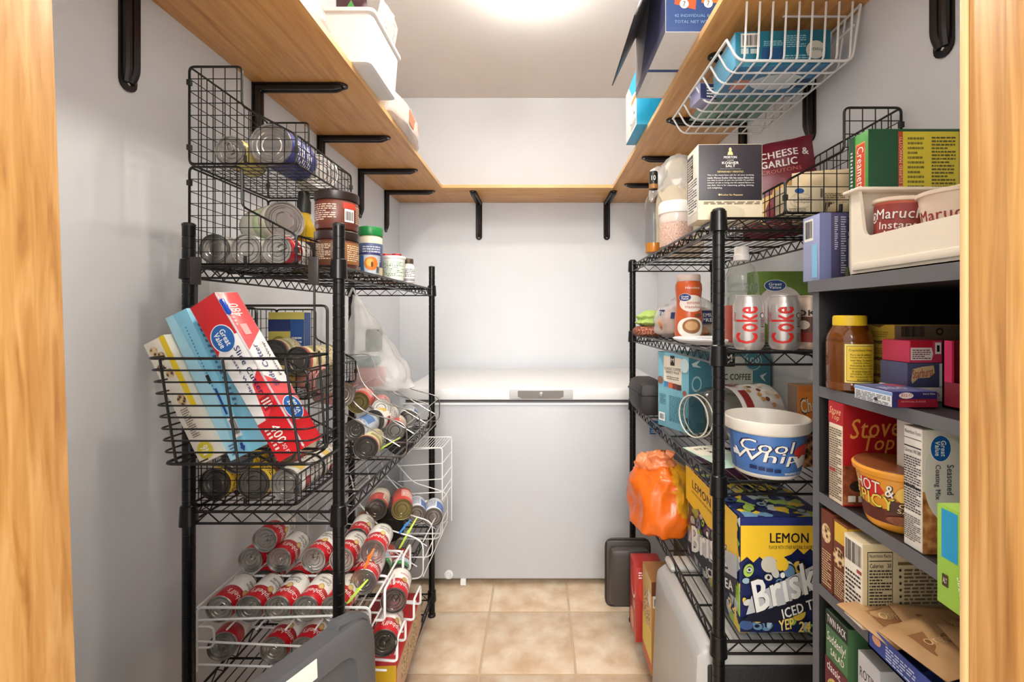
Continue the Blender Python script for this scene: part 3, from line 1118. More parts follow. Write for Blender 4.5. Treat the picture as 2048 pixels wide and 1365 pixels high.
zt_, zb_ = 1.166, .960
for k in range(10):
    z = zt_ + (zb_ - zt_) * k / 9
    a = .148
    y0 = -.112 + .01 * k / 9
    r_ = .003 if k in (0, 9) else .0019
    e = .024 * k / 9
    MB().tube(fillet([(-a + e, 0, z), (-a + e, y0, z), (a + e, y0, z), (a + e, 0, z)], .02), r_, 6).obj('rim_wire' if k in (0, 9) else 'side_wire', hm, hb)
up = MB()
for x in (-.12, 0, .12):
    up.tube(fillet([(x, -.114, zt_), (x + .024, -.104, zb_), (x + .024, 0, zb_), (x + .01, 0, 1.172)], .01), .0024, 6)
for x in (-.09, -.06, -.03, .03, .06, .09):
    up.tube([(x, -.104, zb_), (x, 0, zb_)], .0016, 5)
up.obj('upright_wires', hm, hb)
MB().tube(fillet([(-.148, 0, zb_), (-.148, 0, 1.27), (.148, 0, 1.27), (.148, 0, zb_)], .012, True), .003, 6, True).tube([(-.148, 0, zt_), (.148, 0, zt_)], .0026, 6).obj('back_frame', hm, hb)
for x in (-.135, .12):
    o = MB().tube([(x, 0, 1.17), (x, 0, 1.34)], .0028, 6).box((x - .011, -.006, 1.315), (x + .011, .0, 1.375)).obj('hook', mat((44, 38, 36), .4, key='hook_strap'), hb, bevel=.002)

RW, PK = (202, 24, 34), (222, 92, 96)
Mw = T(P(602, 900, .925)) @ R(-30, 'Y') @ R(-8, 'Z')
b, sf = carton('plastic_wrap_box', 'red and white cling wrap box leaning in the hanging basket', 'box', (.064, .058, .352), Mw, {'*': (236, 234, 232), 'T': RW, 'F': (238, 236, 234), 'R': PK}, rough=.25)
Fc, Rc = sf['F'], sf['R']
prints(b, Fc, [('r', RW, 0, .82, 1, 1), ('p', RW, [(0, .82), (1, .82), (1, .74), (.45, .765), (0, .68)]), ('p', (226, 60, 66), [(.55, .45), (1, .52), (1, .2), (.3, .2)]), ('r', RW, 0, 0, 1, .24), ('p', RW, [(.42, .24), (1, .24), (1, .33)])]
       + oval_logo(Fc, .47, .755, .34 * 1.25, .05 * 1.4, -90) + [
       ('t', (36, 36, 96), 'Slide Cutter', .72, .53, .30, .2, -90), ('t', (36, 36, 96), 'Plastic Wrap', .42, .53, .24, .13, -90),
       ('r', (170, 20, 34), .5, .285, .86, .36), ('f', WHT, .54, .295, .84, .35, 3), ('t', WHT, '400', .5, .14, .11, .34, -90), ('t', WHT, 'SQ FT', .48, .045, .06, .16, -90), ('f', WHT, .15, .06, .3, .2, 6)])
prints(b, Rc, [('r', RW, 0, 0, 1, .2), ('p', (238, 236, 234), [(0, .62), (1, .74), (1, .36), (0, .47)]), ('t', WHT, '480', .45, .88, .085, .42, 90), ('t', WHT, 'CINEX', .15, .88, .05, .14, 90), ('r', (240, 170, 170), .25, .72, .55, .79)]
       + oval_logo(Rc, .5, .235, .40 * 1.1, .05 * 1.3, 90) + [('t', (70, 70, 130), 'Slide Cutter', .35, .52, .27, .24, 90), ('t', (50, 50, 60), 'Plastic Wrap', .78, .55, .22, .14, 90), ('f', (246, 220, 220), .1, .78, .2, .95, 8)])
MB().box((.030, -.031, .30), (.0395, -.0235, .335)).obj('slide_cutter', mat((22, 74, 190), .25, key='blue_slider'), b, bevel=.003)
MB().box((.0312, -.0305, .004), (.0335, -.0275, .348)).obj('cutter_rail', mat((206, 200, 206), .2, key='clear_rail'), b)
LB = (132, 198, 226)
Mw = T(P(500, 905, .95)) @ R(-24.5, 'Y') @ R(-6, 'Z')
b, sf = carton('foil_box', 'light blue wrap box in the hanging basket, between the red and white ones', 'box', (.051, .05, .32), Mw, {'*': LB, 'T': (110, 180, 216)}, rough=.3)
prints(b, sf['F'], [('p', (166, 216, 236), [(0, 1), (.35, 1), (.62, .4), (.3, 0), (0, 0)]), ('f', (60, 100, 140), .62, .45, .68, .9, 20), ('r', (30, 60, 150), .66, .28, .76, .46), ('r', (238, 238, 236), .62, .12, .95, .26), ('b', INK, .66, .14, .92, .24), ('r', INK, .55, .5, .7, .56), ('p', (30, 60, 150), [(.7, .08), (.82, .08), (.82, .055), (.88, .055), (.76, .02), (.64, .055), (.7, .055)]), ('f', (70, 110, 150), .2, .02, .5, .1, 4)])
prints(b, sf['R'], [('f', (60, 100, 140), .2, .3, .4, .9, 16)])
Mw = T(P(441, 912, .94)) @ R(-25.5, 'Y') @ R(-6, 'Z')
b, sf = carton('parchment_box', 'white and yellow box with cookie pictures at the left of the hanging basket', 'box', (.05, .05, .268), Mw, {'*': (234, 228, 214), 'T': (222, 216, 204)}, rough=.35)
CK = ramp_mat('cookie_picture', [(.25, (70, 44, 26)), (.45, (196, 160, 110)), (.7, (226, 202, 160))], 'VORONOI', 130)
prints(b, sf['F'], [('r', (240, 210, 40), .74, .42, 1, 1), ('e', CK, .3, .92, .17, .036), ('e', CK, .52, .86, .17, .036), ('e', CK, .28, .78, .17, .036), ('e', CK, .54, .72, .17, .036), ('e', CK, .5, .5, .2, .045),
                    ('f', (120, 110, 96), .25, .2, .6, .44, 14), ('e', (222, 206, 60), .5, .085, .34, .068), ('t', (246, 244, 226), 'N6', .5, .085, .07, .36, 90, 0, .04)])

# ------------------------------------------------------------------ left rack, second shelf
Z2 = LZ[2]
stack_basket('lower black wire basket stacked on the second shelf of the left rack', -.79, 1.03, Z2, .30, 1, G1)
stack_basket('upper black wire basket stacked on the second shelf of the left rack', -.80, 1.10, Z2 + .227, .29, 1, G1)
zl = Z2 + .0046
can('yellow', 'yellow can with dark ribbed end, left in the basket under the hanging one', lying(-.749, 1.05, zl + .037, .112, 110))
can('yellow', 'yellow picture can with ribbed end, middle in the basket under the hanging one', lying(-.659, 1.05, zl + .037, .112, 100))
can('white', 'white can with pale ribbed end, right in the basket under the hanging one', lying(-.584, 1.05, zl + .0365, .11, 120))
can('yellow', 'yellow can lying on top of the row under the hanging basket', lying(-.703, 1.06, zl + .094, .112, 130))
can('white', 'white can behind the row in the basket under the hanging one', lying(-.584, 1.17, zl + .0365, .11, 100))
can('redcream', 'red and cream can lying on the row under the hanging basket', lying(-.62, 1.10, zl + .094, .108, 110))
zu = Z2 + .227 + .0046
can('cream', 'big cream can with dark end in the basket behind the wrap boxes', lying(-.605, 1.14, zu + .085, .112, 130, -12))
can('pink', 'pink and white can in the basket behind the wrap boxes', T(-.62, 1.22, zu + .034) @ R(55, 'Z') @ R(90, 'X') @ R(150, 'Z'))
can('plain', 'grey can at the left in the basket behind the wrap boxes', lying(-.745, 1.12, zu + .035, .11, 150))
can('small_yellow', 'pale yellow can in the middle of the basket behind the wrap boxes', lying(-.672, 1.12, zu + .0355, .09, 150))
can('cream', 'cream can with dark end on the pile behind the wrap boxes', lying(-.70, 1.20, zu + .10, .112, 140, 10))
b, sf = carton('tea_box', 'yellow and navy box behind the cans at the back of the wire basket', 'box', (.105, .04, .14), placed(-.79, -.685, 1.33, 1.37, zu + .07), {'*': (212, 196, 96), 'R': (60, 90, 150)})
prints(b, sf['F'], [('r', (38, 52, 110), 0, .6, 1, .85), ('r', (40, 84, 150), .62, 0, 1, .85), ('e', (150, 130, 60), .3, .35, .2, .15), ('f', WHT, .66, .1, .95, .5, 5)])
for i, (kind, px, py, d, sp, yw, lab) in enumerate([
        ('cream', 731, 897, 1.38, 130, 8, 'cream can with dark end, lowest at the aisle side of the second shelf'),
        ('blue', 709, 862, 1.40, 150, -6, 'silver can with blue picture label and ring pull on the second shelf'),
        ('redcream', 790, 862, 1.56, 120, 14, 'red and cream can tipped at the aisle edge of the second shelf'),
        ('bluewhite', 816, 838, 1.70, 140, 14, 'silver can in the farthest loop of the chrome can rack'),
        ('pink', 762, 818, 1.55, 140, 20, 'pink labelled can lying high in the chrome can rack'),
        ('gold', 716, 806, 1.45, 150, 10, 'red can with pale lettering under the chrome wire loops'),
        ('black', 800, 884, 1.66, 150, 10, 'short dark can behind the red and cream can on the second shelf'),
        ('white', 748, 842, 1.52, 120, -10, 'white can between the blue and pink ones in the chrome can rack'),
        ('pink', 690, 790, 1.28, 150, 60, 'pink white can beside the front post above the second shelf')]):
    canP(kind, lab, px, py, d, sp, yw, 0, 'cans in the chrome can rack')


def dispenser(name, label, y0, y1, x0, x1, z0, z1, m, r, group, lip=.05, loops=3):
    """Roll-down can rack: side frames that sweep from high at the wall to low at the aisle, with long cross wires."""
    t = thing(name, label, 'can rack', T((x0 + x1) / 2, (y0 + y1) / 2, z0), group)
    cx, cy = (x0 + x1) / 2, (y0 + y1) / 2

    def q(x, y, z):
        return (x - cx, y - cy, z - z0)
    w, hh = x1 - x0, z1 - z0
    for i in range(loops):
        y = y0 + (y1 - y0) * i / (loops - 1)
        pts = [(x0, y, z0 + .004), (x0, y, z1), (x0 + w * .36, y, z1), (x0 + w * .42, y, z0 + hh * .72), (x0 + w * .62, y, z0 + hh * .48),
               (x1, y, z0 + hh * .36), (x1, y, z0 + .004)]
        MB().tube(fillet([q(*p) for p in pts], .03, True), r, 6, True).obj('side_frame', m, t)
        pts = [(x0, y, z0 + hh * .55), (x0 + w * .4, y, z0 + hh * .5), (x1 - .02, y, z0 + hh * .12)]
        MB().tube([q(*p) for p in pts], r * .8, 5).obj('track_wire', m, t)
    cw = MB()
    for fx, fz in ((0, .98), (.18, 1.0), (.36, .97), (.42, .7), (.0, .5), (.15, .53), (.3, .52), (1, .34), (1, .16), (1, .02), (0, .02), (.5, .03)):
        cw.tube([q(x0 + w * fx, y0, z0 + .004 + (hh - .004) * fz), q(x0 + w * fx, y1, z0 + .004 + (hh - .004) * fz)], r * .8, 5)
    cw.obj('cross_wires', m, t)
    return t


dispenser('can_rack', 'chrome wire can rack at the far end of the second shelf', 1.38, 1.84, -.74, -.40, Z2, 1.105, CHROME, .0022, 'can racks', loops=4)

# milky carrier bag hung from the top shelf
pb = thing('plastic_bag', 'milky plastic carrier bag hanging from the left rack with groceries inside', 'bag', T(-.575, 1.72, Z2 + .09), None)
bf = blob('film', .118, .07, [(.5, 0), (.92, .015), (1.0, .06), (.82, .15), (.55, .24), (.25, .31), (.08, .365)], see_through('milky_film', (250, 252, 250), .36), None, 3.1, .22, 2.2, 40, parent=pb, fine=.07)
for v_ in bf.data.vertices:
    q_ = v_.co.z / .365
    v_.co.x += .035 - .11 * q_ + .05 * max(0, .35 - q_) * (1 if v_.co.x > .03 else 0)
MB().box((-.07, -.035, .02), (.03, .035, .09)).box((-.075, -.037, .022), (-.07, .037, .08)).obj('packet', mat((204, 120, 104), .6, key='packet'), pb, bevel=.008)
MB().box((-.08, -.03, .095), (.015, .03, .13)).obj('packet', mat((110, 140, 142), .6, key='packet'), pb, bevel=.008)
MB().box((-.03, -.025, .15), (.02, .03, .235)).obj('packet', mat((60, 84, 78), .6, key='packet'), pb, bevel=.008)
MB().tube(fillet([(-.07, 0, .36), (-.085, .0, .395), (-.1, 0, .36)], .01), .004, 6).obj('handle', see_through('milky_film', (250, 252, 250), .36), pb)
pb.matrix_basis = T(-.625, 1.74, Z2 + .145)

# ------------------------------------------------------------------ left rack, third shelf: soup cans in white racks
Z3 = LZ[1]
G = 'red and white soup cans on the left rack'
tier = Z3 + .105
wr = thing('can_rack', 'white wire can rack full of red and white soup cans, near the front', 'can rack', T(-.605, 1.2, Z3), 'can racks')


def wq(x, y, z):
    return (x + .605, y - 1.2, z - Z3)


for y in (1.08, 1.212, 1.34):
    up = y > 1.1
    fr = [(-.81, y, Z3 + .004), (-.81, y, tier + .05), (-.40, y, tier + .05), (-.40, y, Z3 + .004)]
    MB().tube(fillet([wq(*p) for p in fr], .014), .0032, 7).obj('side_frame', WHITEWIRE, wr)
    MB().tube([wq(-.81, y, tier + .02), wq(-.40, y, tier + .034)], .0026, 6).tube([wq(-.81, y, Z3 + .075), wq(-.40, y, Z3 + .055)], .0026, 6).tube([wq(-.81, y, Z3 + .02), wq(-.36, y, Z3 + .006)], .0026, 6).obj('rail', WHITEWIRE, wr)
cw = MB()
for x in (-.81, -.74, -.67, -.60, -.53, -.46, -.40):
    cw.tube([wq(x, 1.08, tier - .0026), wq(x, 1.34, tier - .0026)], .0024, 6)
for x in (-.81, -.40):
    cw.tube([wq(x, 1.08, tier + .05), wq(x, 1.34, tier + .05)], .003, 6)
cw.obj('tier_wires', WHITEWIRE, wr)
for y in (1.11, 1.26):
    MB().tube(fillet([wq(-.40, y, tier), wq(-.375, y, tier), wq(-.375, y, tier + .075), wq(-.375, y + .07, tier + .075), wq(-.375, y + .07, tier), wq(-.40, y + .07, tier)], .01), .0032, 7).obj('end_stop', WHITEWIRE, wr)
    MB().tube(fillet([wq(-.40, y, Z3 + .01), wq(-.345, y, Z3 + .005), wq(-.345, y, Z3 + .06), wq(-.345, y + .07, Z3 + .06), wq(-.345, y + .07, Z3 + .005), wq(-.40, y + .07, Z3 + .01)], .01), .0032, 7).obj('end_stop', WHITEWIRE, wr)
MB().tube(fillet([wq(-.806, 1.08, Z3 + .06), wq(-.77, 1.08, Z3 + .06), wq(-.77, 1.08, Z3 + .11), wq(-.806, 1.08, Z3 + .11)], .015), .0026, 6).obj('loop', WHITEWIRE, wr)

nth = ['leftmost', 'second', 'third', 'fourth', 'fifth']
rt = tier + .033
for i, (X, sp, tl) in enumerate(((-.772, 105, 0), (-.700, 130, 0), (-.631, 172, 0), (-.563, 150, 0), (-.494, 140, 0))):
    can('soup', nth[i] + (' from the left' if i else '') + ' soup can in the front row of the white rack', lying(X, 1.098, rt, .101, sp, 0), G)
for i, (X, sp) in enumerate(((-.768, 150), (-.692, 120), (-.60, 165), (-.525, 140))):
    can('soup', nth[i] + (' from the left' if i else '') + ' soup can in the upper back row of the white rack', lying(X, 1.212, rt + .058, .101, sp), G)
for i, X in enumerate((-.73, -.646, -.562, -.486)):
    can('tomato', nth[i] + (' from the left' if i else '') + ' dark ended soup can in the low back row of the rack', lying(X, 1.21, rt, .101, 150), G)
can('soup', 'single soup can topping the back row of the white rack', lying(-.73, 1.212, rt + .112, .101, 100), G)
zf = Z3 + .035
can('soup', 'tilted soup can at the lower left under the white rack tier', lying(-.765, 1.10, zf + .012, .101, 20, 14, -5), G)
can('soup', 'soup can lying low in the middle under the white rack tier', lying(-.645, 1.105, zf - .001, .101, 150), G)
can('soup', 'soup can lying low, right of the middle one under the rack tier', lying(-.571, 1.105, zf - .001, .101, 140), G)
can('soup', 'soup can at the aisle end of the front row beside the post', lying(-.447, 1.16, rt + .03, .101, 140, 6), G)
can('soup', 'soup can above the lime ties at the aisle side of the left rack', lying(-.438, 1.20, rt + .085, .101, 150, 6), G)
can('tomato', 'lowest soup can overhanging the aisle above the grey lid', lying(-.375, 1.10, Z3 + .055, .101, 130, 8), G)
can('tomato', 'soup can standing out at the aisle edge beside the white end stop', lying(-.37, 1.16, Z3 + .12, .101, 140, 8), G)
canP('greenred', 'can with red, white and green label at the aisle edge of the left rack', 797, 1150, 1.42, 120, 12)
canP('greenred', 'red picture can behind the orange tie on the left rack', 757, 1140, 1.36, 160, 8)
canP('picture', 'can with meat picture label at the aisle side of the left rack', 722, 1062, 1.42, 130, 8)
canP('soup', 'soup can behind the front post at the middle of the left rack', 712, 1080, 1.33, 130, 8, 0, G)
dispenser('can_rack', 'white wire can rack at the far end of the third shelf', 1.46, 1.85, -.74, -.37, Z3, .755, WHITEWIRE, .0022, 'can racks', loops=4)
t = thing('can_rack_basket', 'white wire panel sticking into the aisle at the far left rack', 'wire basket', T(-.37, 1.75, .74))
mb = MB()
for z in (0, -.06, -.12, -.17, -.2):
    mb.tube(fillet([(-.17, 0, z - .01), (0, 0, z), (0.015, .11, z + .012)], .01), .0019, 5)
mb.tube(fillet([(-.17, 0, 0), (0, 0, 0), (0, 0, -.33), (-.17, 0, -.33)], .012), .0026, 6).tube(fillet([(-.1, .11, .012), (.015, .11, .012), (.015, .11, -.33)], .012), .0024, 6)
for k in range(9):
    mb.tube([(-.012 - .011 * k, 0, 0), (.003 - .011 * k, .11, .012)], .0012, 4)
mb.obj('wire_frame', WHITEWIRE, t)
for i, (kind, px, py, d, sp, yw, lab) in enumerate([
        ('redcream', 752, 1020, 1.46, 110, 12, 'red and white can with dark end in the far white can rack'),
        ('gold', 804, 1020, 1.50, 130, 16, 'pale red can with gold end in the far white can rack'),
        ('bluewhite', 833, 1031, 1.60, 150, 16, 'blue and white can, inner one at the far white rack end'),
        ('bluewhite', 866, 1036, 1.62, 160, 10, 'blue and white can, outermost at the far white rack end'),
        ('black', 778, 1056, 1.50, 120, 10, 'big black can under the gold ended can')]):
    canP(kind, lab, px, py, d, sp, yw, 0, 'cans in the far white can rack')
for lab, col, a, bb in (
        ('orange cable tie on a white end stop of the left rack', (238, 120, 24), P(728, 1138, 1.16), P(748, 1098, 1.18)),
        ('lime cable tie on a white end stop beside the front post', (190, 226, 80), P(694, 1208, 1.1), P(736, 1160, 1.14)),
        ('lime cable tie below the gold ended can', (198, 230, 90), P(798, 1098, 1.45), P(834, 1036, 1.5)),
        ('blue cable tie below the gold ended can', (60, 140, 210), P(798, 1068, 1.45), P(822, 1040, 1.5)),
        ('pale green cable tie at the edge of the second shelf', (196, 214, 110), P(726, 922, 1.4), P(800, 876, 1.55))):
    m_ = (a + bb) / 2 + V((0, 0, .004))
    tag(MB().tube([a, m_, bb], .0022, 6).tube([a + V((.004, 0, .001)), m_ + V((.005, 0, 0)), bb], .0015, 5).box(m_ - V((.003, .003, .003)), m_ + V((.003, .003, .003))).obj('cable_tie', mat(col, .4, key='tie')), lab, 'cable tie', 'cable ties')

# grey lid leaning in front, red carton on the bottom shelf
LG = mat((86, 86, 88), .38, 0, .05, 30, key='grey_plastic')
gl = thing('tote_panel', 'grey plastic storage lid standing on edge against the left rack', 'lid', T(-.332, .955, 0) @ R(-27, 'Z') @ R(-3, 'Y'))
# local: length runs along -y, height z; face looks to +x
L_, Hh_ = .50, .625
out = fillet([(0, 0, 0), (0, 0, Hh_), (0, -L_, Hh_), (0, -L_, 0)], .06, True, 6)
inn = fillet([(0, -.05, .05), (0, -.05, Hh_ - .05), (0, -L_ + .05, Hh_ - .05), (0, -L_ + .05, .05)], .04, True, 6)
mb = MB()
n = len(out)
vs = []
for (ring, dx) in ((out, -.03), (out, .012), ([o_ * .97 + V((0, -L_ / 2, Hh_ / 2)) * .03 for o_ in out], .018), (inn, .018), (inn, -.002)):
    vs += [(dx, p.y, p.z) for p in ring]
fs = []
for k in range(4):
    for i in range(n):
        fs.append((k * n + i, k * n + (i + 1) % n, (k + 1) * n + (i + 1) % n, (k + 1) * n + i))
fs.append(tuple(4 * n + i for i in range(n)))
fs.append(tuple(range(n))[::-1])
mb.add(vs, fs).obj('lid_shell', LG, gl)
MB().box((-.002, -L_ + .1, .1), (.006, -.10, Hh_ - .10)).obj('raised_panel', LG, gl, bevel=.004)
MB().box((.018, -.38, Hh_ - .042), (.0195, -.14, Hh_ - .008)).obj('label_strip', mat((232, 228, 220), .5, key='paper_label'), gl)
MB().box((.0195, -.38, Hh_ - .04), (.0203, -.26, Hh_ - .01)).obj('label_red_band', mat((200, 30, 40), .5, key='paper_label'), gl)
MB().tube(fillet([(-.022, .002, Hh_ - .12), (-.022, .004, Hh_ - .02), (-.012, -.08, Hh_ + .004)], .05), .016, 8).obj('corner_clip', LG, gl)
b, sf = carton('snack_carton', 'red carton with yellow front on the bottom shelf of the left rack', 'box', (.16, .35, .128), placed(-.585, -.425, 1.33, 1.68, LZ[0], 3), {'*': (186, 30, 34), 'F': (236, 190, 40), 'R': (206, 168, 140)})
prints(b, sf['T'], [('t', WHT, 'III', .8, .14, .25, .05)])
prints(b, sf['R'], [('e', CK, .3, .5, .15, .35), ('e', CK, .65, .45, .16, .38), ('r', RW, 0, .9, 1, 1)])
# ------------------------------------------------------------------ right rack, top shelf
ZT = RZ[4] - .0005
b, sf = carton('salt_box', 'black and cream salt box at the front of the right rack top', 'box', (.1405, .075, .166), placed(PX(1397, 1.0), PX(1397, 1.0) + .1405, 1.0, 1.075, ZT, -1), {'*': (222, 208, 180), 'F': (48, 43, 50), 'L': (226, 218, 204), 'T': (60, 54, 58)})
GLD = (226, 200, 140)
prints(b, sf['F'], [('r', (214, 200, 170), 0, 0, 1, .255), ('e', GLD, .5, .925, .022, .03), ('p', GLD, [(.47, .9), (.53, .9), (.545, .855), (.455, .855)]), ('t', WHT, 'MORTON', .5, .825, .2, .032, 0, 0, .03), ('t', WHT, 'COARSE', .5, .785, .1, .013),
                    ('t', WHT, 'KOSHER', .5, .75, .26, .034, 0, 0, .02), ('t', WHT, 'SALT', .5, .708, .15, .034, 0, 0, .02), ('r', (190, 180, 170), .34, .668, .66, .671), ('t', GLD, 'REMARKABLY VERSATILE', .5, .632, .4, .024)]
       + [('t', WHT, s_, .5, .585 - .034 * k, w, .024) for k, (s_, w) in enumerate((('This is the must-have salt for all your cooking', .72), ('needs. Morton Kosher Salt has coarse flakes that', .72), ('are easy to pinch so you can sprinkle the perfect', .72), ('amount of salt to bring out the natural flavors in', .72), ('any dish. Use it for seasoning, grilling, brining,', .72)))]
       + [('t', WHT, 'and delighting.', .255, .415, .23, .024), ('t', GLD, 'Kosher for Passover', .52, .325, .34, .026), ('e', GLD, .325, .325, .018, .014), ('f', (110, 96, 80), .08, .2, .95, .24, 2), ('e', (196, 184, 156), .5, .08, .22, .1)])
prints(b, sf['L'], [('r', (56, 50, 56), 0, .3, .55, .94), ('f', (226, 220, 206), .05, .62, .5, .9, 8), ('r', (236, 232, 224), .08, .12, .95, .6), ('f', INK, .14, .14, .9, .58, 12)])

m_ = mat((112, 22, 40), .35, 0, .15, 12, .2, key='crouton_pouch')
M = T(PX(1565, 1.22), 1.22, ZT) @ R(-24, 'Z') @ R(-7, 'X') @ R(-5, 'Y')
b, sf = pouch('crouton_bag', 'maroon crouton bag standing behind the salt box', 'bag', .19, .27, .06, M, m_, 2.3, .01)
BRD = ramp_mat('crouton_picture', [(.25, (120, 70, 30)), (.5, (206, 160, 84)), (.7, (236, 208, 140))], 'NOISE', 35)
prints(b, sf, [('e', BRD, .45, .26, .3, .16), ('e', BRD, .62, .42, .2, .1), ('t', WHT, 'CHEESE &', .62, .82, .62, .075, 0, 0, .03), ('t', WHT, 'GARLIC', .54, .72, .46, .075, 0, 0, .03), ('t', (196, 110, 100), 'CROUTONS', .56, .64, .5, .04)])

stack_basket('black wire basket on top of the right rack above the purple box', .757, .95, ZT, .30, -1, G1)
zr = ZT + .0048
b, sf = carton('toothpick_box', 'small cream toothpick box in the wire basket on the right', 'box', (.085, .045, .066), placed(.535, .62, .985, 1.03, zr), {'*': (224, 208, 176)})
prints(b, sf['F'], [('e', (40, 84, 150), .35, .82, .12, .09), ('e', (206, 190, 160), .4, .5, .3, .24), ('e', (230, 214, 184), .4, .5, .28, .22), ('t', (110, 100, 96), 'Round', .45, .58, .3, .09), ('t', (110, 100, 96), 'Toothpicks', .42, .45, .48, .1), ('b', INK, .88, .6, .95, .9), ('f', (130, 120, 110), .08, .12, .5, .26, 2)])
m_ = mat((214, 194, 158), .7, 0, .1, 18, .25, key='kraft_paper')
b, sf = pouch('paper_bag', 'cream paper bag behind the toothpick box', 'bag', .13, .125, .055, T(.665, 1.06, zr) @ R(-20, 'Z') @ R(-4, 'X'), m_, 4.4, .012)
prints(b, sf, [('b', INK, .3, .1, .8, .32), ('f', (130, 110, 80), .35, .38, .8, .5, 3)])

x, y = PX(1307, 1.56), 1.56
t = thing('liquor_bottle', 'clear bottle with black cap and a little amber liquid on the right rack', 'bottle', T(x, y, ZT))
face(t, x, y)
MB().lathe([(.026, 0), (.0295, .004), (.03, .012), (.03, .165), (.027, .185), (.016, .205), (.0125, .222), (.012, .245)], 24).obj('glass_body', glass('clear_glass', (246, 247, 246)), t)
MB().lathe([(.0265, .005), (.0275, .009), (.0275, .036), (.001, .0362)], 24).obj('amber_liquid', mat((206, 128, 30), .15, key='amber'), t)
MB().lathe([(.0145, .222), (.015, .224), (.015, .278), (.013, .282)], 18).obj('cap', mat((24, 20, 18), .3, key='black_cap'), t)
MB().lathe([(.0152, .222), (.0156, .224), (.0156, .236), (.0152, .238)], 18).obj('cap_band', mat((150, 100, 50), .4, key='gold_band'), t)
prints(t, Round(.0302, .05, .0302, .155), [('r', (232, 226, 214), .72, 0, 1.0, 1), ('t', (40, 30, 26), 'C', .8, .8, .08, .12), ('r', (120, 80, 50), .74, .05, .95, .25)])
prints(t, Round(.0152, .24, .0152, .276), [('t', WHT, '10', .5, .5, .3, .45)])
x, y = PX(1352, 1.43), 1.43
t = thing('canister', 'white lidded canister of pinkish grains beside the clear bottle', 'canister', T(x, y, ZT))
face(t, x, y)
MB().lathe([(.045, 0), (.05, .004), (.051, .02), (.051, .10), (.048, .108)], 26).obj('canister_body', ramp_mat('pink_grains', [(.3, (170, 130, 116)), (.55, (212, 180, 164)), (.8, (230, 208, 194))], 'NOISE', 240, .5), t)
MB().lathe([(.0512, .076), (.0515, .077), (.0515, .104), (.0512, .105)], 26, cap=(False, False)).obj('clear_shoulder', mat((226, 210, 200), .2, key='clear_shoulder'), t)
MB().lathe([(.052, .104), (.0545, .106), (.0545, .132), (.05, .142), (.03, .1435)], 26).obj('lid', WHITEPL, t)
t = thing('flour_bag', 'bag of pale flour tied at the top behind the canister', 'bag', T(PX(1360, 1.66), 1.66, ZT))
blob('bag', .085, .06, [(.8, 0), (1, .03), (1.0, .2), (.92, .26), (.86, .30), (.6, .345), (.25, .362)], mat((232, 216, 188), .35, 0, .06, 30, .2, key='flour_film'), None, 6.2, .08, 2.5, parent=t)
blob('film_top', .085, .06, [(.9, .235), (.98, .27), (.88, .32), (.55, .362), (.2, .375)], see_through('clear_film', (240, 240, 240), .4, .15), None, 7.7, .2, 3, parent=t, fine=.08)
o = blob('film_tail', .03, .02, [(.2, 0), (.5, .03), (.9, .07), (1.1, .10), (.8, .12)], see_through('clear_film', (240, 240, 240), .4, .15), T(-.115, -.03, .20) @ R(18, 'Y'), 9.1, .35, 2.5, parent=t, fine=.1)

# ------------------------------------------------------------------ right rack, second shelf
Z = RZ[3] - .0015
x, y = PX(1377, 1.42), 1.42
t = thing('creamer_bottle', 'orange coffee creamer bottle with white cap on the right rack', 'bottle', T(x, y, Z))
face(t, x, y)
ORG = mat((196, 86, 40), .3, 0, .05, key='creamer')
pr = [(.036, 0), (.041, .004), (.0415, .02), (.0415, .07), (.0385, .095), (.036, .115), (.0385, .14), (.0405, .158), (.0395, .172), (.034, .183)]
MB().lathe(pr, 28).obj('bottle_body', ORG, t)
MB().lathe([(.0345, .182), (.036, .184), (.036, .198), (.034, .203), (.02, .204)], 26).obj('cap', mat((226, 206, 196), .4, key='creamer_cap'), t)
prints(t, Round(.042, .01, .042, .08), [('e', WHT, .55, .42, .34, .45), ('e', (150, 100, 60), .57, .48, .22, .32), ('e', (206, 160, 110), .56, .5, .15, .2), ('e', (120, 66, 40), .72, .95, .1, .1)])
sf = Round(.0395, .085, .0395, .165)
prints(t, sf, [('e', (236, 226, 218), .58, .35, .32, .32)] + oval_logo(sf, .4, .58, .15, .14, 0, blue=(30, 50, 110)) + [('t', (170, 70, 44), 'Hazelnut', .62, .22, .4, .1), ('f', (180, 90, 60), .45, .32, .8, .42, 2), ('t', WHT, 'Hazelnut', .6, .95, .36, .08)])
t = tag(MB().lathe([(.06, 0), (.085, .006), (.098, .012), (.1, .016), (.096, .018), (.09, .014), (.07, .012), (.02, .011)], 36).obj('plastic_disc', mat((228, 228, 230), .35, key='white_lid')), 'round white plastic lid lying in front of the creamer bottle', 'lid')
t.location = (.462, 1.215, Z)
t = thing('bread_bag', 'bag of brown rolls with blue print behind the creamer bottle', 'bag', T(PX(1372, 1.62), 1.60, Z))
blob('rolls', .105, .085, [(.7, 0), (1, .02), (1.02, .05), (.85, .085), (.5, .105), (.2, .11)], ramp_mat('bread_crust', [(.3, (120, 66, 36)), (.5, (178, 112, 66)), (.72, (224, 190, 150))], 'NOISE', 22, .4), None, 3.3, .2, 2.2, parent=t)
blob('film', .115, .09, [(.7, .001), (1, .02), (1.02, .06), (.9, .10), (.62, .125), (.4, .14)], see_through('clear_film', (240, 240, 240), .4, .15), None, 4.1, .2, 2.4, parent=t, fine=.06)
sf = Round(.113, .045, .102, .105, 130, -25)
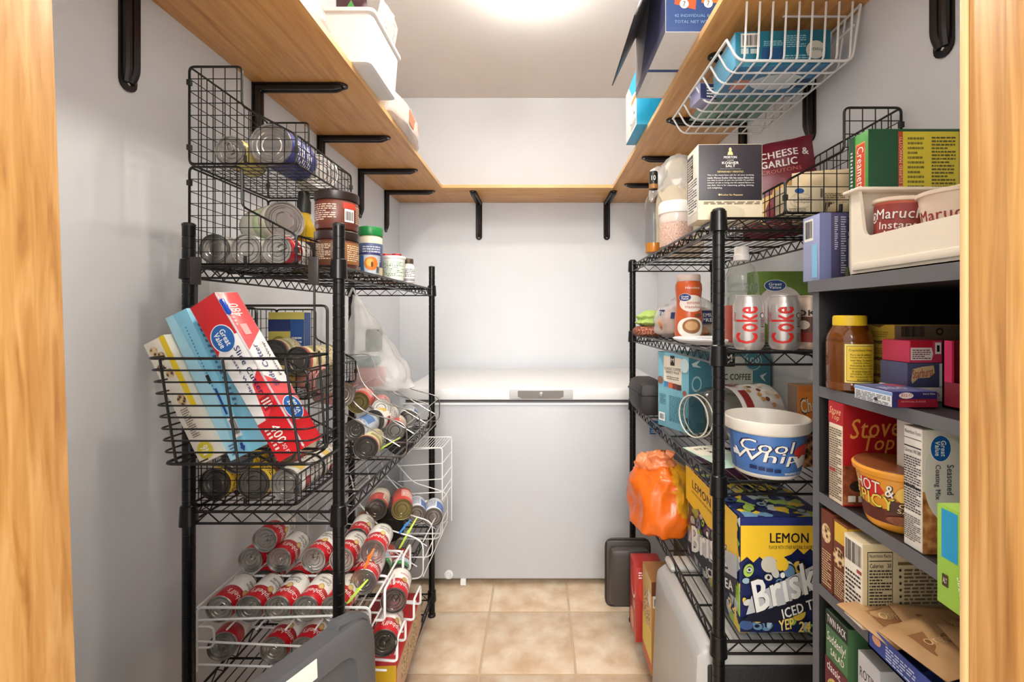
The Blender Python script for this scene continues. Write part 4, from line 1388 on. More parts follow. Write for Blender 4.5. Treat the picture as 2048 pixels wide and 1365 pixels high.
prints(t, sf, [('r', (30, 42, 92), 0.02, .5, .2, .85), ('t', WHT, 'NITA', .1, .68, .14, .16), ('r', (30, 42, 92), .62, .1, 1, .8), ('t', WHT, 'PREMIUM', .82, .55, .3, .2), ('t', WHT, 'PREM', .85, .28, .24, .2), ('r', (30, 42, 92), .32, .35, .44, .7)])
t = tag(blob('trivet', .065, .075, [(.8, 0), (1, .008), (1, .022), (.85, .034), (.4, .04)], ramp_mat('brown_knit', [(.2, (60, 26, 18)), (.45, (112, 56, 40)), (.7, (166, 104, 78))], 'VORONOI', 180, .8, .6), T(.425, 1.72, Z), 5, .1), 'brown knitted pad at the far end of the second shelf', 'pad')
t = tag(blob('cloth', .055, .06, [(.75, .0), (1.05, .012), (.8, .025), (.95, .035), (.6, .048), (.2, .056)], mat((160, 184, 100), .85, 0, .12, 80, .4, key='green_cloth'), T(.428, 1.72, Z + .039), 8, .3), 'crumpled lime green cloth on top of the brown pad', 'cloth')
x, y = PX(1483, 1.13), 1.13
t = thing('water_bottle', 'clear plastic bottle with white cap behind the soda cans', 'bottle', T(x, y, Z))
face(t, x, y)
MB().lathe([(.034, 0), (.039, .004), (.04, .012), (.04, .15), (.038, .172), (.03, .195), (.018, .21), (.0155, .22), (.0155, .226)], 26).obj('bottle_body', glass('pet_plastic', (244, 247, 242)), t)
MB().lathe([(.0185, .212), (.019, .214), (.019, .226), (.017, .228), (.0175, .244), (.016, .246)], 20).obj('cap', WHITEPL, t)
MB().lathe([(.0402, .01), (.0405, .011), (.0405, .10), (.0402, .101)], 26, cap=(False, False)).obj('label_sleeve', mat((164, 76, 58), .4, key='red_label'), t)
prints(t, Round(.0402, .12, .0402, .165), [('t', (110, 116, 100), '300', .68, .5, .3, .5), ('f', (140, 146, 130), .1, .1, .4, .3, 2)])
b, sf = carton('food_box', 'green box with a white bowl behind the soda cans', 'box', (.15, .05, .20), placed(.605, .755, 1.27, 1.32, Z, -3), {'*': (98, 126, 44), 'T': (70, 96, 36)})
prints(b, sf['F'], [('e', (206, 196, 190), .48, .5, .42, .3), ('e', (226, 220, 214), .48, .48, .34, .22)] + oval_logo(sf['F'], .38, .8, .19, .075, 0, blue=(30, 70, 130)))


def soda(label, X, y, z, body, rows, turn):
    t = thing('soda_can', label, 'can', T(X, y, z) @ R(turn, 'Z'), 'soda cans on the right rack')
    h = .1215
    MB().lathe([(.024, .002), (.026, 0), (.029, .004), (.033, .012), (.033, .098), (.0315, .105), (.0275, .115), (.0272, .118), (.028, .1195), (.0272, .1212), (.0262, .1212), (.0258, .117), (.02, .1165)], 32).obj('can_body', body, t)
    MB().tube(fillet([(-.006, -.018, .1175), (.006, -.018, .1175), (.006, .004, .1175), (-.006, .004, .1175)], .005, True), .0012, 5, True).obj('pull_tab', TIN, t)
    prints(t, Round(.0331, .013, .0331, .097), rows)
    return t


SIL = mat((196, 190, 186), .3, .55, .03, key='soda_silver')
CR = (196, 36, 30)
ck_rows = [('t', CR, 'Coke', .42, .5, .97, .46, 90, 0, .03), ('t', CR, 'Diet', .14, .72, .25, .09, 90, .3), ('e', (40, 36, 36), .77, .75, .07, .075), ('e', (206, 200, 196), .77, .75, .052, .055), ('f', (70, 64, 62), .72, .5, .84, .66, 4), ('r', (70, 64, 62), .72, .45, .82, .48), ('f', (120, 110, 106), .7, .05, .84, .3, 6)]
x0 = PX(1497, 1.025)
soda('silver diet cola can nearest the front post on the right rack', x0, 1.025, Z, SIL, ck_rows, -18)
soda('silver diet cola can in the middle of the three soda cans', PX(1568, 1.025), 1.025, Z, SIL, ck_rows, -20)
soda('brown and white soda can half hidden by the bookcase', PX(1628, 1.03), 1.04, Z, mat((206, 186, 170), .35, .4, .05, key='soda_cream'), [('r', (96, 50, 36), 0, .3, 1, .72), ('r', (150, 50, 36), .05, .04, .42, .3), ('t', (40, 26, 20), 'OK', .3, .82, .4, .16, 0, 0, .03), ('e', (226, 210, 190), .25, .5, .12, .12)], -12)

# ------------------------------------------------------------------ right rack, third shelf
Z = RZ[2] - .0015
TEAL, LT = (62, 122, 138), (120, 178, 198)
ang = math.degrees(math.atan2(1.35 - 1.475, .4465 - .387))      # line of its light blue face on the shelf
c1 = V((.4465, 1.35))
dv = (V((.387, 1.475)) - c1).normalized()
nv = V((dv.y, -dv.x))
if nv.x < 0:
    nv = -nv
cc = c1 + dv * .069 + nv * .05
rz = math.degrees(math.atan2(-dv.y, -dv.x))
b, sf = carton('coffee_box', 'light blue coffee box with its side turned to the aisle', 'box', (.138, .10, .238), T(cc.x, cc.y, Z) @ R(rz, 'Z'), {'*': TEAL, 'F': LT, 'T': TEAL})
S = sf['F']
prints(b, S, [('p', (226, 218, 202), [(.2, .62), (.78, .56), (.78, .93), (.2, .95)]), ('r', (40, 36, 34), .42, .83, .56, .96), ('t', (226, 218, 202), 'M', .49, .9, .1, .05), ('t', (40, 36, 34), 'CLASSIC COFFEE', .49, .785, .52, .035), ('t', (40, 36, 34), 'VARIETY PACK', .49, .74, .44, .035), ('f', (120, 110, 100), .3, .64, .7, .69, 2),
              ('r', (66, 130, 180), .22, .54, .36, .61), ('r', (206, 100, 60), .36, .535, .5, .605), ('r', (130, 60, 50), .5, .53, .64, .6), ('r', (76, 46, 46), .64, .525, .78, .595), ('e', (130, 86, 66), .1, .62, .09, .05), ('e', (150, 90, 70), .88, .5, .06, .035), ('e', (206, 226, 232), .88, .85, .13, .09), ('t', (206, 226, 232), '100', .88, .85, .14, .05),
              ('f', (60, 110, 130), .08, .3, .3, .44, 9), ('f', (60, 110, 130), .4, .1, .92, .44, 18), ('r', (236, 236, 232), .06, .08, .26, .19), ('b', INK, .09, .1, .23, .17), ('r', (40, 66, 76), .92, .06, .99, .2)])
prints(b, sf['R'], [('e', (160, 190, 190), .3, .62, .2, .1), ('e', TEAL, .3, .62, .15, .075), ('p', (196, 216, 220), [(.1, .88), (.45, .92), (.3, .86), (.5, .82), (.15, .84)])])
b, sf = carton('coffee_box', 'teal coffee box with large lettering facing the door', 'box', (.225, .11, .238), placed(.535, .76, 1.49, 1.60, Z), {'*': TEAL, 'T': (70, 96, 100)})
S = sf['F']
prints(b, S, [('r', (196, 196, 186), 0.02, .2, .74, .92), ('r', (28, 26, 26), .3, .78, .48, 1), ('t', WHT, 'M', .39, .9, .1, .1), ('t', (34, 32, 32), 'CLASSIC COFFEE', .38, .64, .66, .085, 0, 0, .02), ('t', (34, 32, 32), 'VARIETY PACK', .38, .5, .6, .085, 0, 0, .02), ('e', (160, 186, 186), .74, .86, .13, .13), ('e', TEAL, .74, .86, .115, .115), ('t', (206, 220, 220), '100', .74, .87, .18, .08), ('p', (206, 220, 220), [(.84, .66), (.95, .7), (.89, .64), (.93, .57), (.86, .62)])])
tag(MB().box((.352, 1.58, Z), (.46, 1.80, Z + .118)).obj('zip_case', mat((34, 32, 32), .6, 0, .15, 60, .3, key='case_fabric'), bevel=.03), 'black zipped case beside the light blue coffee box', 'case')
o = bpy.data.objects['zip_case']
MB().tube(fillet([(.351, 1.579, Z + .075), (.461, 1.579, Z + .075), (.461, 1.801, Z + .075), (.351, 1.801, Z + .075)], .03, True), .003, 6, True).obj('zip', mat((16, 16, 16), .5, key='zip'), o)
# clear jar lying on its side
yw = 68
t = thing('plastic_jar', 'empty clear jar with dotted label lying open on its side', 'jar', T(.685, 1.36, Z + .0755) @ R(-yw - 0, 'Z') @ R(90, 'X') @ R(200, 'Z'))
JP = [(.06, 0), (.072, .004), (.075, .015), (.075, .215), (.07, .235), (.058, .25), (.056, .252), (.0575, .256), (.056, .262), (.0575, .268), (.056, .28), (.053, .281)]
MB().lathe(JP, 32, cap=(True, False)).obj('jar_body', glass('jar_plastic', (234, 234, 232)), t)
MB().lathe([(.0752, .02), (.0758, .021), (.0758, .17), (.0752, .171)], 32, cap=(False, False)).obj('label_sleeve', mat((228, 222, 214), .4, key='jar_label'), t)
MB().tube([(.0572 * math.cos(a), .0572 * math.sin(a), .279) for a in [2 * math.pi * k / 28 for k in range(28)]], .0022, 6, True).tube([(.058 * math.cos(a), .058 * math.sin(a), .262) for a in [2 * math.pi * k / 28 for k in range(28)]], .0018, 6, True).obj('thread_ring', mat((226, 220, 206), .2, key='thread'), t)
rnd = random.Random(4)
dots = [('e', rnd.choice([(110, 56, 34), (70, 40, 28), (196, 140, 80), (206, 190, 160)]), rnd.uniform(.05, .95), rnd.uniform(.06, .7), .025, .05) for k in range(22)]
prints(t, Round(.076, .02, .076, .17, 200), dots + [('r', (150, 40, 34), .35, .74, .65, .95), ('t', WHT, 'HSHI', .5, .85, .26, .12), ('r', (150, 40, 34), .05, .76, .25, .93)])
b, sf = carton('leaflet', 'pale green leaflet sticking out under the clear jar', 'leaflet', (.10, .17, .0012), T(.452, 1.14, Z + .001) @ R(14, 'Z'), {'*': (190, 214, 196)}, bev=0)
prints(b, sf['T'], [('r', (232, 226, 206), .05, .55, .9, .98), ('t', INK, 'STA', .4, .85, .4, .08, 0, 0, .03), ('t', INK, '30', .55, .68, .3, .09, 0, 0, .03)])
X0 = PX(1532, 1.035)
t = thing('dessert_tub', 'blue and white dessert topping tub without a lid', 'tub', T(X0, 1.035, Z) @ R(-24, 'Z'))
MB().lathe([(.062, 0), (.0665, .003), (.069, .010), (.082, .099), (.0885, .1), (.091, .104), (.09, .124), (.087, .126), (.086, .123), (.0795, .1), (.066, .016), (.02, .014)], 40).obj('tub_body', mat((228, 220, 208), .4, key='tub'), t)
S = Round(.0702, .012, .0820, .096, 200)
MB().lathe([(.0696, .011), (.0699, .0115), (.0818, .0965), (.0816, .097)], 40, cap=(False, False)).obj('label_sleeve', mat((74, 116, 178), .35, 0, .08, 14, key='tub_label'), t)
prints(t, S, [('r', (46, 84, 146), 0.06, 0, .2, 1), ('p', (52, 70, 130), [(.8, 1), (1, 1), (1, .55), (.88, .6)]), ('t', (38, 40, 78), 'Cool', .505, .73, .42, .33, 0, .12), ('t', (38, 40, 78), 'Whip', .495, .42, .54, .38, 0, .12), ('t', (38, 40, 78), 'Cool', .485, .75, .42, .33, 0, .12), ('t', (242, 236, 226), 'Cool', .495, .74, .41, .31, 0, .12), ('t', (242, 236, 226), 'Whip', .485, .43, .53, .35, 0, .12),
              ('e', (206, 44, 30), .80, .62, .1, .17), ('p', (240, 232, 222), [(.69, .5), (.74, .42), (.8, .52), (.86, .46), (.91, .52), (.86, .25), (.76, .18)]), ('r', (236, 236, 236), .2, .4, .26, .54), ('r', (24, 40, 84), .36, .12, .42, .22), ('r', (24, 40, 84), .43, .11, .48, .2), ('r', (24, 40, 84), .49, .1, .54, .19), ('r', (24, 40, 84), .55, .09, .6, .18), ('t', WHT, 'WHIPPED TOPPING', .75, .06, .24, .06), ('t', WHT, 'ORIGINAL', .12, .82, .12, .1)])
b, sf = carton('snack_box', 'orange cheese snack box half hidden behind the blue tub', 'box', (.108, .045, .19), placed(.604, .712, 1.06, 1.105, Z), {'*': (206, 120, 50), 'L': (120, 96, 76), 'T': (130, 110, 90)})
prints(b, sf['F'], [('r', (226, 134, 50), 0, .5, 1, .92), ('r', ramp_mat('chip_picture', [(.3, (60, 40, 28)), (.5, (150, 100, 60)), (.7, (206, 150, 96))], 'VORONOI', 70), 0, 0, 1, .42), ('t', (30, 26, 24), 'Cheetos', .4, .78, .72, .2, 12, .15, .06), ('t', (240, 224, 190), 'Cheetos', .4, .78, .7, .17, 12, .15, .02), ('t', (240, 220, 180), "N' CHEESE", .4, .55, .6, .09), ('r', (40, 36, 40), 0, .4, 1, .47)])

# ------------------------------------------------------------------ right rack, fourth shelf
Z = RZ[1] - .0015
DOOD = ramp_mat('doodle_print', [(0, (26, 34, 78)), (.30, (30, 40, 90)), (.44, (120, 160, 190)), (.52, (38, 50, 100)), (.62, (160, 190, 80)), (.70, (190, 196, 196)), (.8, (232, 196, 60)), (.9, (28, 34, 70))], 'CELL', 46, .35, 0, 4, (1, 1, 1), 0, 0, True)
xb = PX(1479, .995)
b, sf = carton('tea_carton', 'blue and yellow doodle-printed iced tea carton on the right rack', 'carton', (.192, .345, .255), placed(xb, xb + .192, .995, 1.34, Z), {'*': DOOD, 'F': (30, 38, 84), 'T': DOOD}, rough=.3)
S = sf['F']
YL = (236, 192, 44)
rnd = random.Random(12)


def doodles(n, u0, v0, u1, v1, seed):
    r_ = random.Random(seed)
    out = []
    for k in range(n):
        c = r_.choice([(150, 178, 190), (176, 188, 180), (120, 160, 84), (164, 196, 84), (96, 130, 160), (222, 190, 70), (200, 200, 190), (60, 84, 130)])
        u, v = r_.uniform(u0, u1), r_.uniform(v0, v1)
        a, bb = r_.uniform(.025, .07), r_.uniform(.02, .06)
        out += [('e', (20, 22, 44), u, v, a * 1.15, bb * 1.2, r_.uniform(0, 180)), ('e', c, u, v, a, bb, r_.uniform(0, 180))]
        if k % 2:
            out.append(('e', (20, 22, 44), u, v, a * .45, bb * .45))
    return out


zig = [(0, .62)] + [(k / 14, .615 + (.05 if k % 2 else 0) + .07 * (abs(k - 10) < 3)) for k in range(1, 14)] + [(1, .62), (1, .93), (0, .93)]
LG_, WGT = (186, 188, 190), (232, 232, 226)
brisk = [('p', (20, 22, 40), [(.02, .12), (.3, .32), (.9, .53), (1, .6), (1, .40), (.55, .16), (.38, .10)]), ('p', LG_, [(.06, .17), (.12, .33), (.95, .64), (1, .66), (1, .46), (.5, .26)]), ('t', (24, 24, 36), 'Brisk', .48, .41, .80, .31, 20, .25, .06), ('t', WGT, 'Brisk', .48, .41, .77, .27, 20, .25, .03),
         ('p', (24, 24, 36), [(.42, .2), (.98, .38), (.98, .28), (.42, .1)]), ('t', WGT, 'ICED TEA', .7, .235, .5, .085, 19, .15, .03)]
prints(b, S, doodles(34, .05, .04, .97, .6, 3) + [('p', YL, zig), ('r', (34, 44, 106), 0, .93, 1, 1), ('t', (24, 22, 26), 'LEMON', .55, .825, .44, .085, 0, 0, .04), ('t', (24, 22, 26), 'FLAVOR WITH OTHER NATURAL FLAVORS', .57, .745, .5, .032), ('e', (200, 196, 180), .32, .6, .09, .07), ('e', YL, .47, .6, .07, .06)] + brisk + [('t', (236, 206, 110), 'YEP', .52, .09, .17, .09, 12, .2, .04), ('t', (236, 206, 110), '24', .72, .07, .14, .09, 0, .1, .04)], lift=.00007)
S = sf['L']
prints(b, S, doodles(30, .05, .04, .97, .6, 8) + [('p', YL, [(0, .62), (.2, .6), (.3, .66), (.5, .6), (.7, .66), (.85, .6), (1, .64), (1, 1), (0, 1)]), ('t', (24, 22, 26), 'LEMON', .36, .86, .4, .09, 0, 0, .04), ('t', (24, 22, 26), 'FLAVOR WITH OTHER NATURAL FLAVORS', .36, .775, .44, .03)] + [(r_[0], r_[1]) + ((r_[2],) if r_[0] == 'p' else r_[2:]) for r_ in brisk] + [('t', (236, 206, 110), '24', .93, .16, .14, .1, 0, .1, .04)], lift=.00007)
S = sf['T']
prints(b, S, doodles(30, .05, .05, .95, .95, 21) + [('t', (24, 24, 36), 'Brisk', .5, .5, .7, .3, 12, .25, .06), ('t', (214, 190, 90), 'Brisk', .5, .5, .66, .26, 12, .25, .03)], lift=.00007)
OB = mat((220, 102, 22), .28, 0, .12, 24, .6, 0, 1., 'orange_bag')
OY = mat((214, 150, 30), .28, 0, .12, 24, .6, 0, 1., 'yellow_bag')
t = thing('grocery_bag', 'orange plastic grocery bag overhanging the aisle on the right rack', 'bag', T(.398, 1.50, Z))
blob('bag', .094, .125, [(.72, 0), (.95, .02), (1.0, .08), (.97, .15), (.9, .19), (.62, .215), (.4, .225)], [OB, OY], None, 2.7, .24, 2.2, 56, t, lambda c: 1 if (c.x > .012 and c.z > .075 and c.x + c.z * .3 + .02 * noise.noise(c * 20) > .06) else 0, .10)
blob('knot', .045, .03, [(.7, .0), (1.1, .02), (.7, .04), (1.0, .055), (.4, .066)], see_through('orange_film', (232, 140, 90), .8, .25), T(-.005, -.04, .195), 4.9, .4, 3, 26, t, None, .15)
blob('knot', .03, .02, [(.7, .0), (1.1, .02), (.9, .035), (.4, .05)], see_through('orange_film', (232, 140, 90), .8, .25), T(-.05, -.03, .20), 1.9, .4, 3, 22, t, None, .15)
b, sf = pouch('candy_bag', 'purple snack bag lying on the iced tea carton under the shelf', 'bag', .15, .17, .045, T(.515, 1.17, Z + .2865) @ R(-90, 'X') @ T(0, 0, 0), mat((84, 36, 74), .3, 0, .2, 14, .3, key='purple_film'), 5.5, .006)
b.matrix_basis = T(.525, 1.34, Z + .2835) @ R(12, 'Z') @ R(90, 'X')

# ------------------------------------------------------------------ right rack, bottom shelf
Z = RZ[0] - .0015
GP = mat((166, 164, 160), .32, 0, .04, 20, key='grey_moulding')
t = thing('plastic_case', 'grey moulded plastic case with black front under the iced tea carton', 'case', T(.52, 1.178, Z))
MB().prism([(-.19, 0), (.185, 0), (.185, .40), (.16, .425), (-.15, .425), (-.175, .40)], 'y', -.18, .17).obj('shell', GP, t, bevel=.018)
MB().box((-.15, -.187, .02), (.17, -.178, .385)).obj('front_panel', mat((24, 23, 23), .6, 0, .3, 200, .4, key='black_fabric'), t, bevel=.008)
MB().box((-.15, .1, .425), (.13, .165, .445)).obj('ridge', GP, t, bevel=.01)
mb = MB().lathe([(.02, 0), (.02, .004), (.016, .005)], 18)
o = mb.obj('oval_hole', mat((70, 66, 62), .5, key='dark_hole'), t)
o.matrix_basis = T(-.187, -.05, .16) @ R(-90, 'Y') @ MX.Diagonal((1.5, .9, 1, 1))
b, sf = carton('cracker_box', 'red carton at the far end of the bottom shelf on the right', 'box', (.10, .10, .262), placed(.342, .442, 1.60, 1.70, Z), {'*': (170, 40, 34), 'L': (176, 44, 36)}, rough=.3)
prints(b, sf['L'], [('e', (240, 236, 232), .6, .72, .36, .2), ('e', (206, 36, 34), .6, .74, .33, .18), ('e', (226, 150, 120), .4, .2, .3, .14), ('f', WHT, .5, .4, .9, .5, 3)])
prints(b, sf['F'], [('e', (206, 60, 50), .4, .7, .3, .2), ('f', WHT, .1, .85, .8, .95, 3), ('r', (110, 30, 30), .6, 0, 1, .4)])
b, sf = carton('cereal_box', 'brown and yellow carton beside the red one on the right bottom shelf', 'box', (.10, .125, .30), placed(.36, .46, 1.45, 1.575, Z), {'*': (186, 130, 70), 'L': (206, 170, 96)}, rough=.35)
prints(b, sf['L'], [('r', (226, 200, 90), 0, .05, 1, .45), ('e', CK, .5, .62, .34, .2), ('r', (196, 90, 60), 0, 0, 1, .12), ('r', (236, 230, 214), .65, .7, .95, .85)])
prints(b, sf['F'], [('r', (236, 230, 214), .05, .72, .35, .85), ('r', (110, 60, 34), 0, .85, 1, 1), ('b', INK, .08, .74, .32, .82)])
t = thing('roasting_tray', 'black oblong tray standing on end at the far right rack bottom', 'tray', T(.352, 1.80, Z))
MB().box((-.085, -.01, .01), (.085, .002, .265)).obj('tray_wall', mat((70, 64, 60), .38, .2, .1, 20, key='tray_metal'), t, bevel=.02)
MB().box((-.078, -.055, .025), (.08, -.008, .25)).obj('tray_well', mat((62, 57, 54), .4, .2, .1, 20, key='tray_metal'), t, bevel=.03)
MB().tube(fillet([(-.086, -.004, .006), (.086, -.004, .006), (.086, -.004, .268), (-.086, -.004, .268)], .03, True), .005, 8, True).obj('rim', BLACKPL, t)

# ------------------------------------------------------------------ white basket hung under the right wall shelf
ub = thing('underhung_basket', 'white wire basket hung under the right oak shelf', 'basket', T(.59, 1.28, ZS))


def uq(x, y, z):
    return (x - .59, y - 1.28, z - ZS)


ya, yb, zb, zr_ = 1.067, 1.49, 1.846, 1.896
xa, xb_, xr = .44, .468, .735
MB().tube([uq(xa, ya, zr_ - .003), uq(xa, yb, zr_ - .003)], .0034, 7).obj('rim_wire', WHITEWIRE, ub)
MB().tube([uq(xr + .02, ya, ZS - .008), uq(xr + .02, yb, ZS - .008)], .0034, 7).obj('rim_wire', WHITEWIRE, ub)
MB().tube([uq(xr + .004, ya, 1.93), uq(xr + .004, yb, 1.93)], .0028, 6).obj('rim_wire', WHITEWIRE, ub)
n = 9
for k in range(n):
    y = ya + (yb - ya) * k / (n - 1)
    MB().tube(fillet([uq(xa, y, zr_), uq(xb_, y, zb), uq(xr, y, zb), uq(xr + .02, y, ZS - .008)], .02), .0026 if k else .0032, 6).obj('hoop_wire', WHITEWIRE, ub)
lw = MB()
for k in range(9):
    x = xb_ + .015 + (xr - xb_ - .02) * k / 8
    lw.tube(fillet([uq(x, yb, zb + .004), uq(x, ya, zb + .004), uq(x + .004, ya - .004, ZS - .004)], .012), .0026, 6)
lw.obj('long_wires', WHITEWIRE, ub)
hk = MB()
for y in (ya + .05, yb - .05):
    hk.tube(fillet([uq(xr + .02, y, ZS - .008), uq(xr + .02, y, ZS - .003), uq(.60, y, ZS - .003)], .004), .0028, 6)
hk.obj('support_arm', WHITEWIRE, ub)
zq = zb + .0072
b, sf = carton('freezer_bag_box', 'teal freezer bag box in the white underhung basket', 'box', (.225, .16, .085), placed(.482, .707, 1.10, 1.26, zq, -3), {'*': (22, 110, 134), 'L': (96, 170, 206), 'D': (70, 130, 176)}, rough=.35)
S = sf['F']
prints(b, S, [('r', (230, 226, 216), .06, .55, .26, .95), ('b', INK, .08, .6, .24, .9), ('r', (190, 206, 206), .06, .36, .14, .52), ('r', (190, 206, 206), .16, .36, .24, .5), ('r', (24, 76, 128), .28, .18, .5, .52), ('f', (150, 200, 214), .3, .56, .5, .72, 3), ('f', (150, 200, 214), .54, .5, .74, .86, 6), ('e', (206, 206, 196), .84, .42, .1, .26), ('t', (24, 84, 110), 'Freezer', .84, .42, .14, .12, 180), ('f', (150, 200, 214), .52, .1, .76, .3, 3)])
prints(b, sf['D'], [('e', (214, 226, 232), .6, .5, .3, .25), ('r', (224, 150, 130), .1, .3, .3, .6), ('r', (40, 70, 110), .8, .3, .95, .6)])
b, sf = pouch('rice_bag', 'grey green grocery bag lying at the back of the white underhung basket', 'bag', .22, .19, .05, T(.595, 1.47, zq + .026) @ R(90, 'X'), mat((120, 160, 150), .35, 0, .15, 14, .3, key='green_film'), 7.5, .008)
prints(b, sf, [('r', (206, 206, 196), .2, .1, .8, .6), ('f', (80, 84, 80), .25, .15, .75, .55, 6)])
b, sf = carton('navy_box', 'small navy box at the aisle edge of the white underhung basket', 'box', (.05, .06, .045), placed(.447, .497, 1.275, 1.335, zq + .002, 8), {'*': (38, 40, 84), 'L': (150, 150, 190), 'D': (160, 160, 196)})
prints(b, sf['F'], [('f', WHT, .4, .1, .9, .8, 4)])

# ------------------------------------------------------------------ on the right wall shelf
zt = ZS + .0192
b, sf = carton('chip_box', 'blue variety chip carton overhanging the right oak shelf', 'carton', (.40, .37, .30), placed(.3385, .7385, 1.214, 1.584, zt), {'*': (24, 62, 122), 'D': (226, 222, 218), 'L': (150, 148, 156)}, rough=.35)
prints(b, sf['F'], [('p', (222, 84, 34), [(.06, .25), (.2, .2), (.24, .8), (.1, .82)]), ('p', (226, 110, 40), [(.24, .26), (.36, .26), (.42, .8), (.26, .82)]), ('p', (214, 166, 60), [(.46, .28), (.56, .28), (.6, .8), (.48, .8)]),
                    ('e', (236, 232, 226), .125, .25, .03, .04), ('t', INK, '7', .125, .25, .018, .045), ('e', (236, 232, 226), .285, .255, .03, .04), ('t', INK, '7', .285, .255, .018, .045), ('e', (236, 232, 226), .45, .255, .03, .04),
                    ('t', (120, 156, 196), '42 INDIVIDUAL BAGS 24 - 1 OZ (28.3g)', .32, .14, .52, .035), ('t', (120, 156, 196), 'TOTAL NET WT. 39 OZ. (2 LBS. 7 OZ.)', .32, .085, .52, .035)])
prints(b, sf['L'], [('r', (96, 96, 120), 0, 0, 1, .1), ('p', (70, 74, 110), [(.2, .1), (1, .1), (1, .9), (.7, .9)])])
prints(b, sf['D'], [('r', (40, 66, 126), 0, .46, .6, .5), ('r', (236, 234, 230), .05, .05, .5, .42)])
fl_ = MB().add([(-.2, -.185, .21), (-.2, .185, .21), (-.28, .185, .045), (-.28, -.185, .045), (-.202, -.185, .212), (-.202, .185, .212), (-.283, .185, .046), (-.283, -.185, .046)],
               [(0, 1, 2, 3), (4, 7, 6, 5), (0, 3, 7, 4), (3, 2, 6, 7), (2, 1, 5, 6), (1, 0, 4, 5)]).obj('flap', mat((96, 94, 98), .5, 0, .2, 30, key='flap'), b)
MB().tube([(-.2815, .185, .0455), (-.2815, -.185, .0455)], .0018, 5).obj('flap_edge', mat((26, 28, 44), .5, key='flap_edge'), fl_)
b, sf = carton('cereal_box', 'bright blue and white carton at the far part of the right oak shelf', 'box', (.12, .22, .22), placed(.388, .508, 1.80, 2.02, zt), {'*': (36, 160, 206), 'L': (232, 230, 226)}, rough=.35)
prints(b, sf['L'], [('p', (36, 160, 206), [(.3, 1), (1, 1), (1, .62), (.6, .7)]), ('r', (230, 140, 60), .55, .52, .98, .6), ('e', INK, .8, .3, .04, .03), ('e', INK, .5, .2, .03, .02), ('f', (150, 150, 150), .5, .05, .95, .18, 3)])

# ------------------------------------------------------------------ on the left wall shelf
t = thing('storage_bin', 'white plastic bin overhanging the left oak shelf', 'bin', T(-.615, 1.485, zt))
mb = MB()


def ringpts(w, l, z, r=.02):
    return [(p.x, p.y, z) for p in fillet([(-w, -l, 0), (w, -l, 0), (w, l, 0), (-w, l, 0)], r, True, 4)]


rs = [ringpts(.105, .115, 0), ringpts(.112, .122, .004), ringpts(.12, .13, .145), ringpts(.128, .138, .147), ringpts(.128, .138, .158), ringpts(.119, .129, .158), ringpts(.108, .118, .008)]
n = len(rs[0])
vs = [p for r_ in rs for p in r_]
fs = [(k * n + i, k * n + (i + 1) % n, (k + 1) * n + (i + 1) % n, (k + 1) * n + i) for k in range(len(rs) - 1) for i in range(n)]
fs += [tuple(range(n))[::-1], tuple((len(rs) - 1) * n + i for i in range(n))]
mb.add(vs, fs).obj('bin_body', mat((226, 224, 222), .45, key='bin'), t)
for k, (x, y, rz_, col, lab) in enumerate(((.04, -.085, 8, (60, 30, 40), 'dark snack packet with green leaf standing in the white bin, nearest'), (.062, .005, 80, (90, 90, 86), 'clear and black packet standing in the middle of the white bin'), (.062, .08, 95, (80, 82, 80), 'clear and black packet at the far end of the white bin'))):
    b, sf = pouch('snack_packet', lab, 'packet', .09, .25 if k else .21, .02, T(-.615 + x, 1.485 + y, zt + .012) @ R(14 if k else 0, 'Y') @ R(rz_, 'Z'), mat(col, .3, 0, .2, 20, .2, key='packet_film') if k == 0 else mat((196, 196, 192), .2, 0, .1, 20, .2, key='packet_clear'), k * 2.2, .004)
    prints(b, sf, [('p', (70, 140, 70), [(.3, .78), (.5, .95), (.7, .78)])] if k == 0 else [('r', (44, 44, 44), .2, .55, .8, .92), ('t', WHT, 'E', .5, .75, .3, .2), ('p', (60, 96, 50), [(.4, .5), (.6, .5), (.5, .2)])])
t = thing('film_bag', 'clear crinkled plastic bag beside the white bin on the left shelf', 'bag', T(-.625, 1.22, zt))
blob('film', .055, .075, [(.7, 0), (1, .02), (.9, .06), (.5, .10), (.2, .12)], see_through('clear_film', (240, 240, 240), .4, .15), None, 2.2, .3, 3, parent=t, fine=.15)
t = thing('bread_bag', 'white wrapped loaf with brown label at the edge of the left shelf', 'bag', T(-.585, 1.93, zt) @ R(4, 'Z'))
MB().box((-.05, -.2, .0), (.035, .2, .085)).obj('loaf', mat((206, 160, 124), .6, 0, .15, 20, key='loaf'), t, bevel=.02)
blob('film', .062, .24, [(.85, 0), (1, .01), (1, .08), (.85, .10), (.5, .112)], see_through('white_film', (250, 246, 242), .6, .25), None, 1.2, .12, 3, 36, t, None, .06)
MB().box((.058, -.1, .02), (.0605, .08, .075)).obj('label_panel', mat((190, 120, 90), .5, key='label'), t)
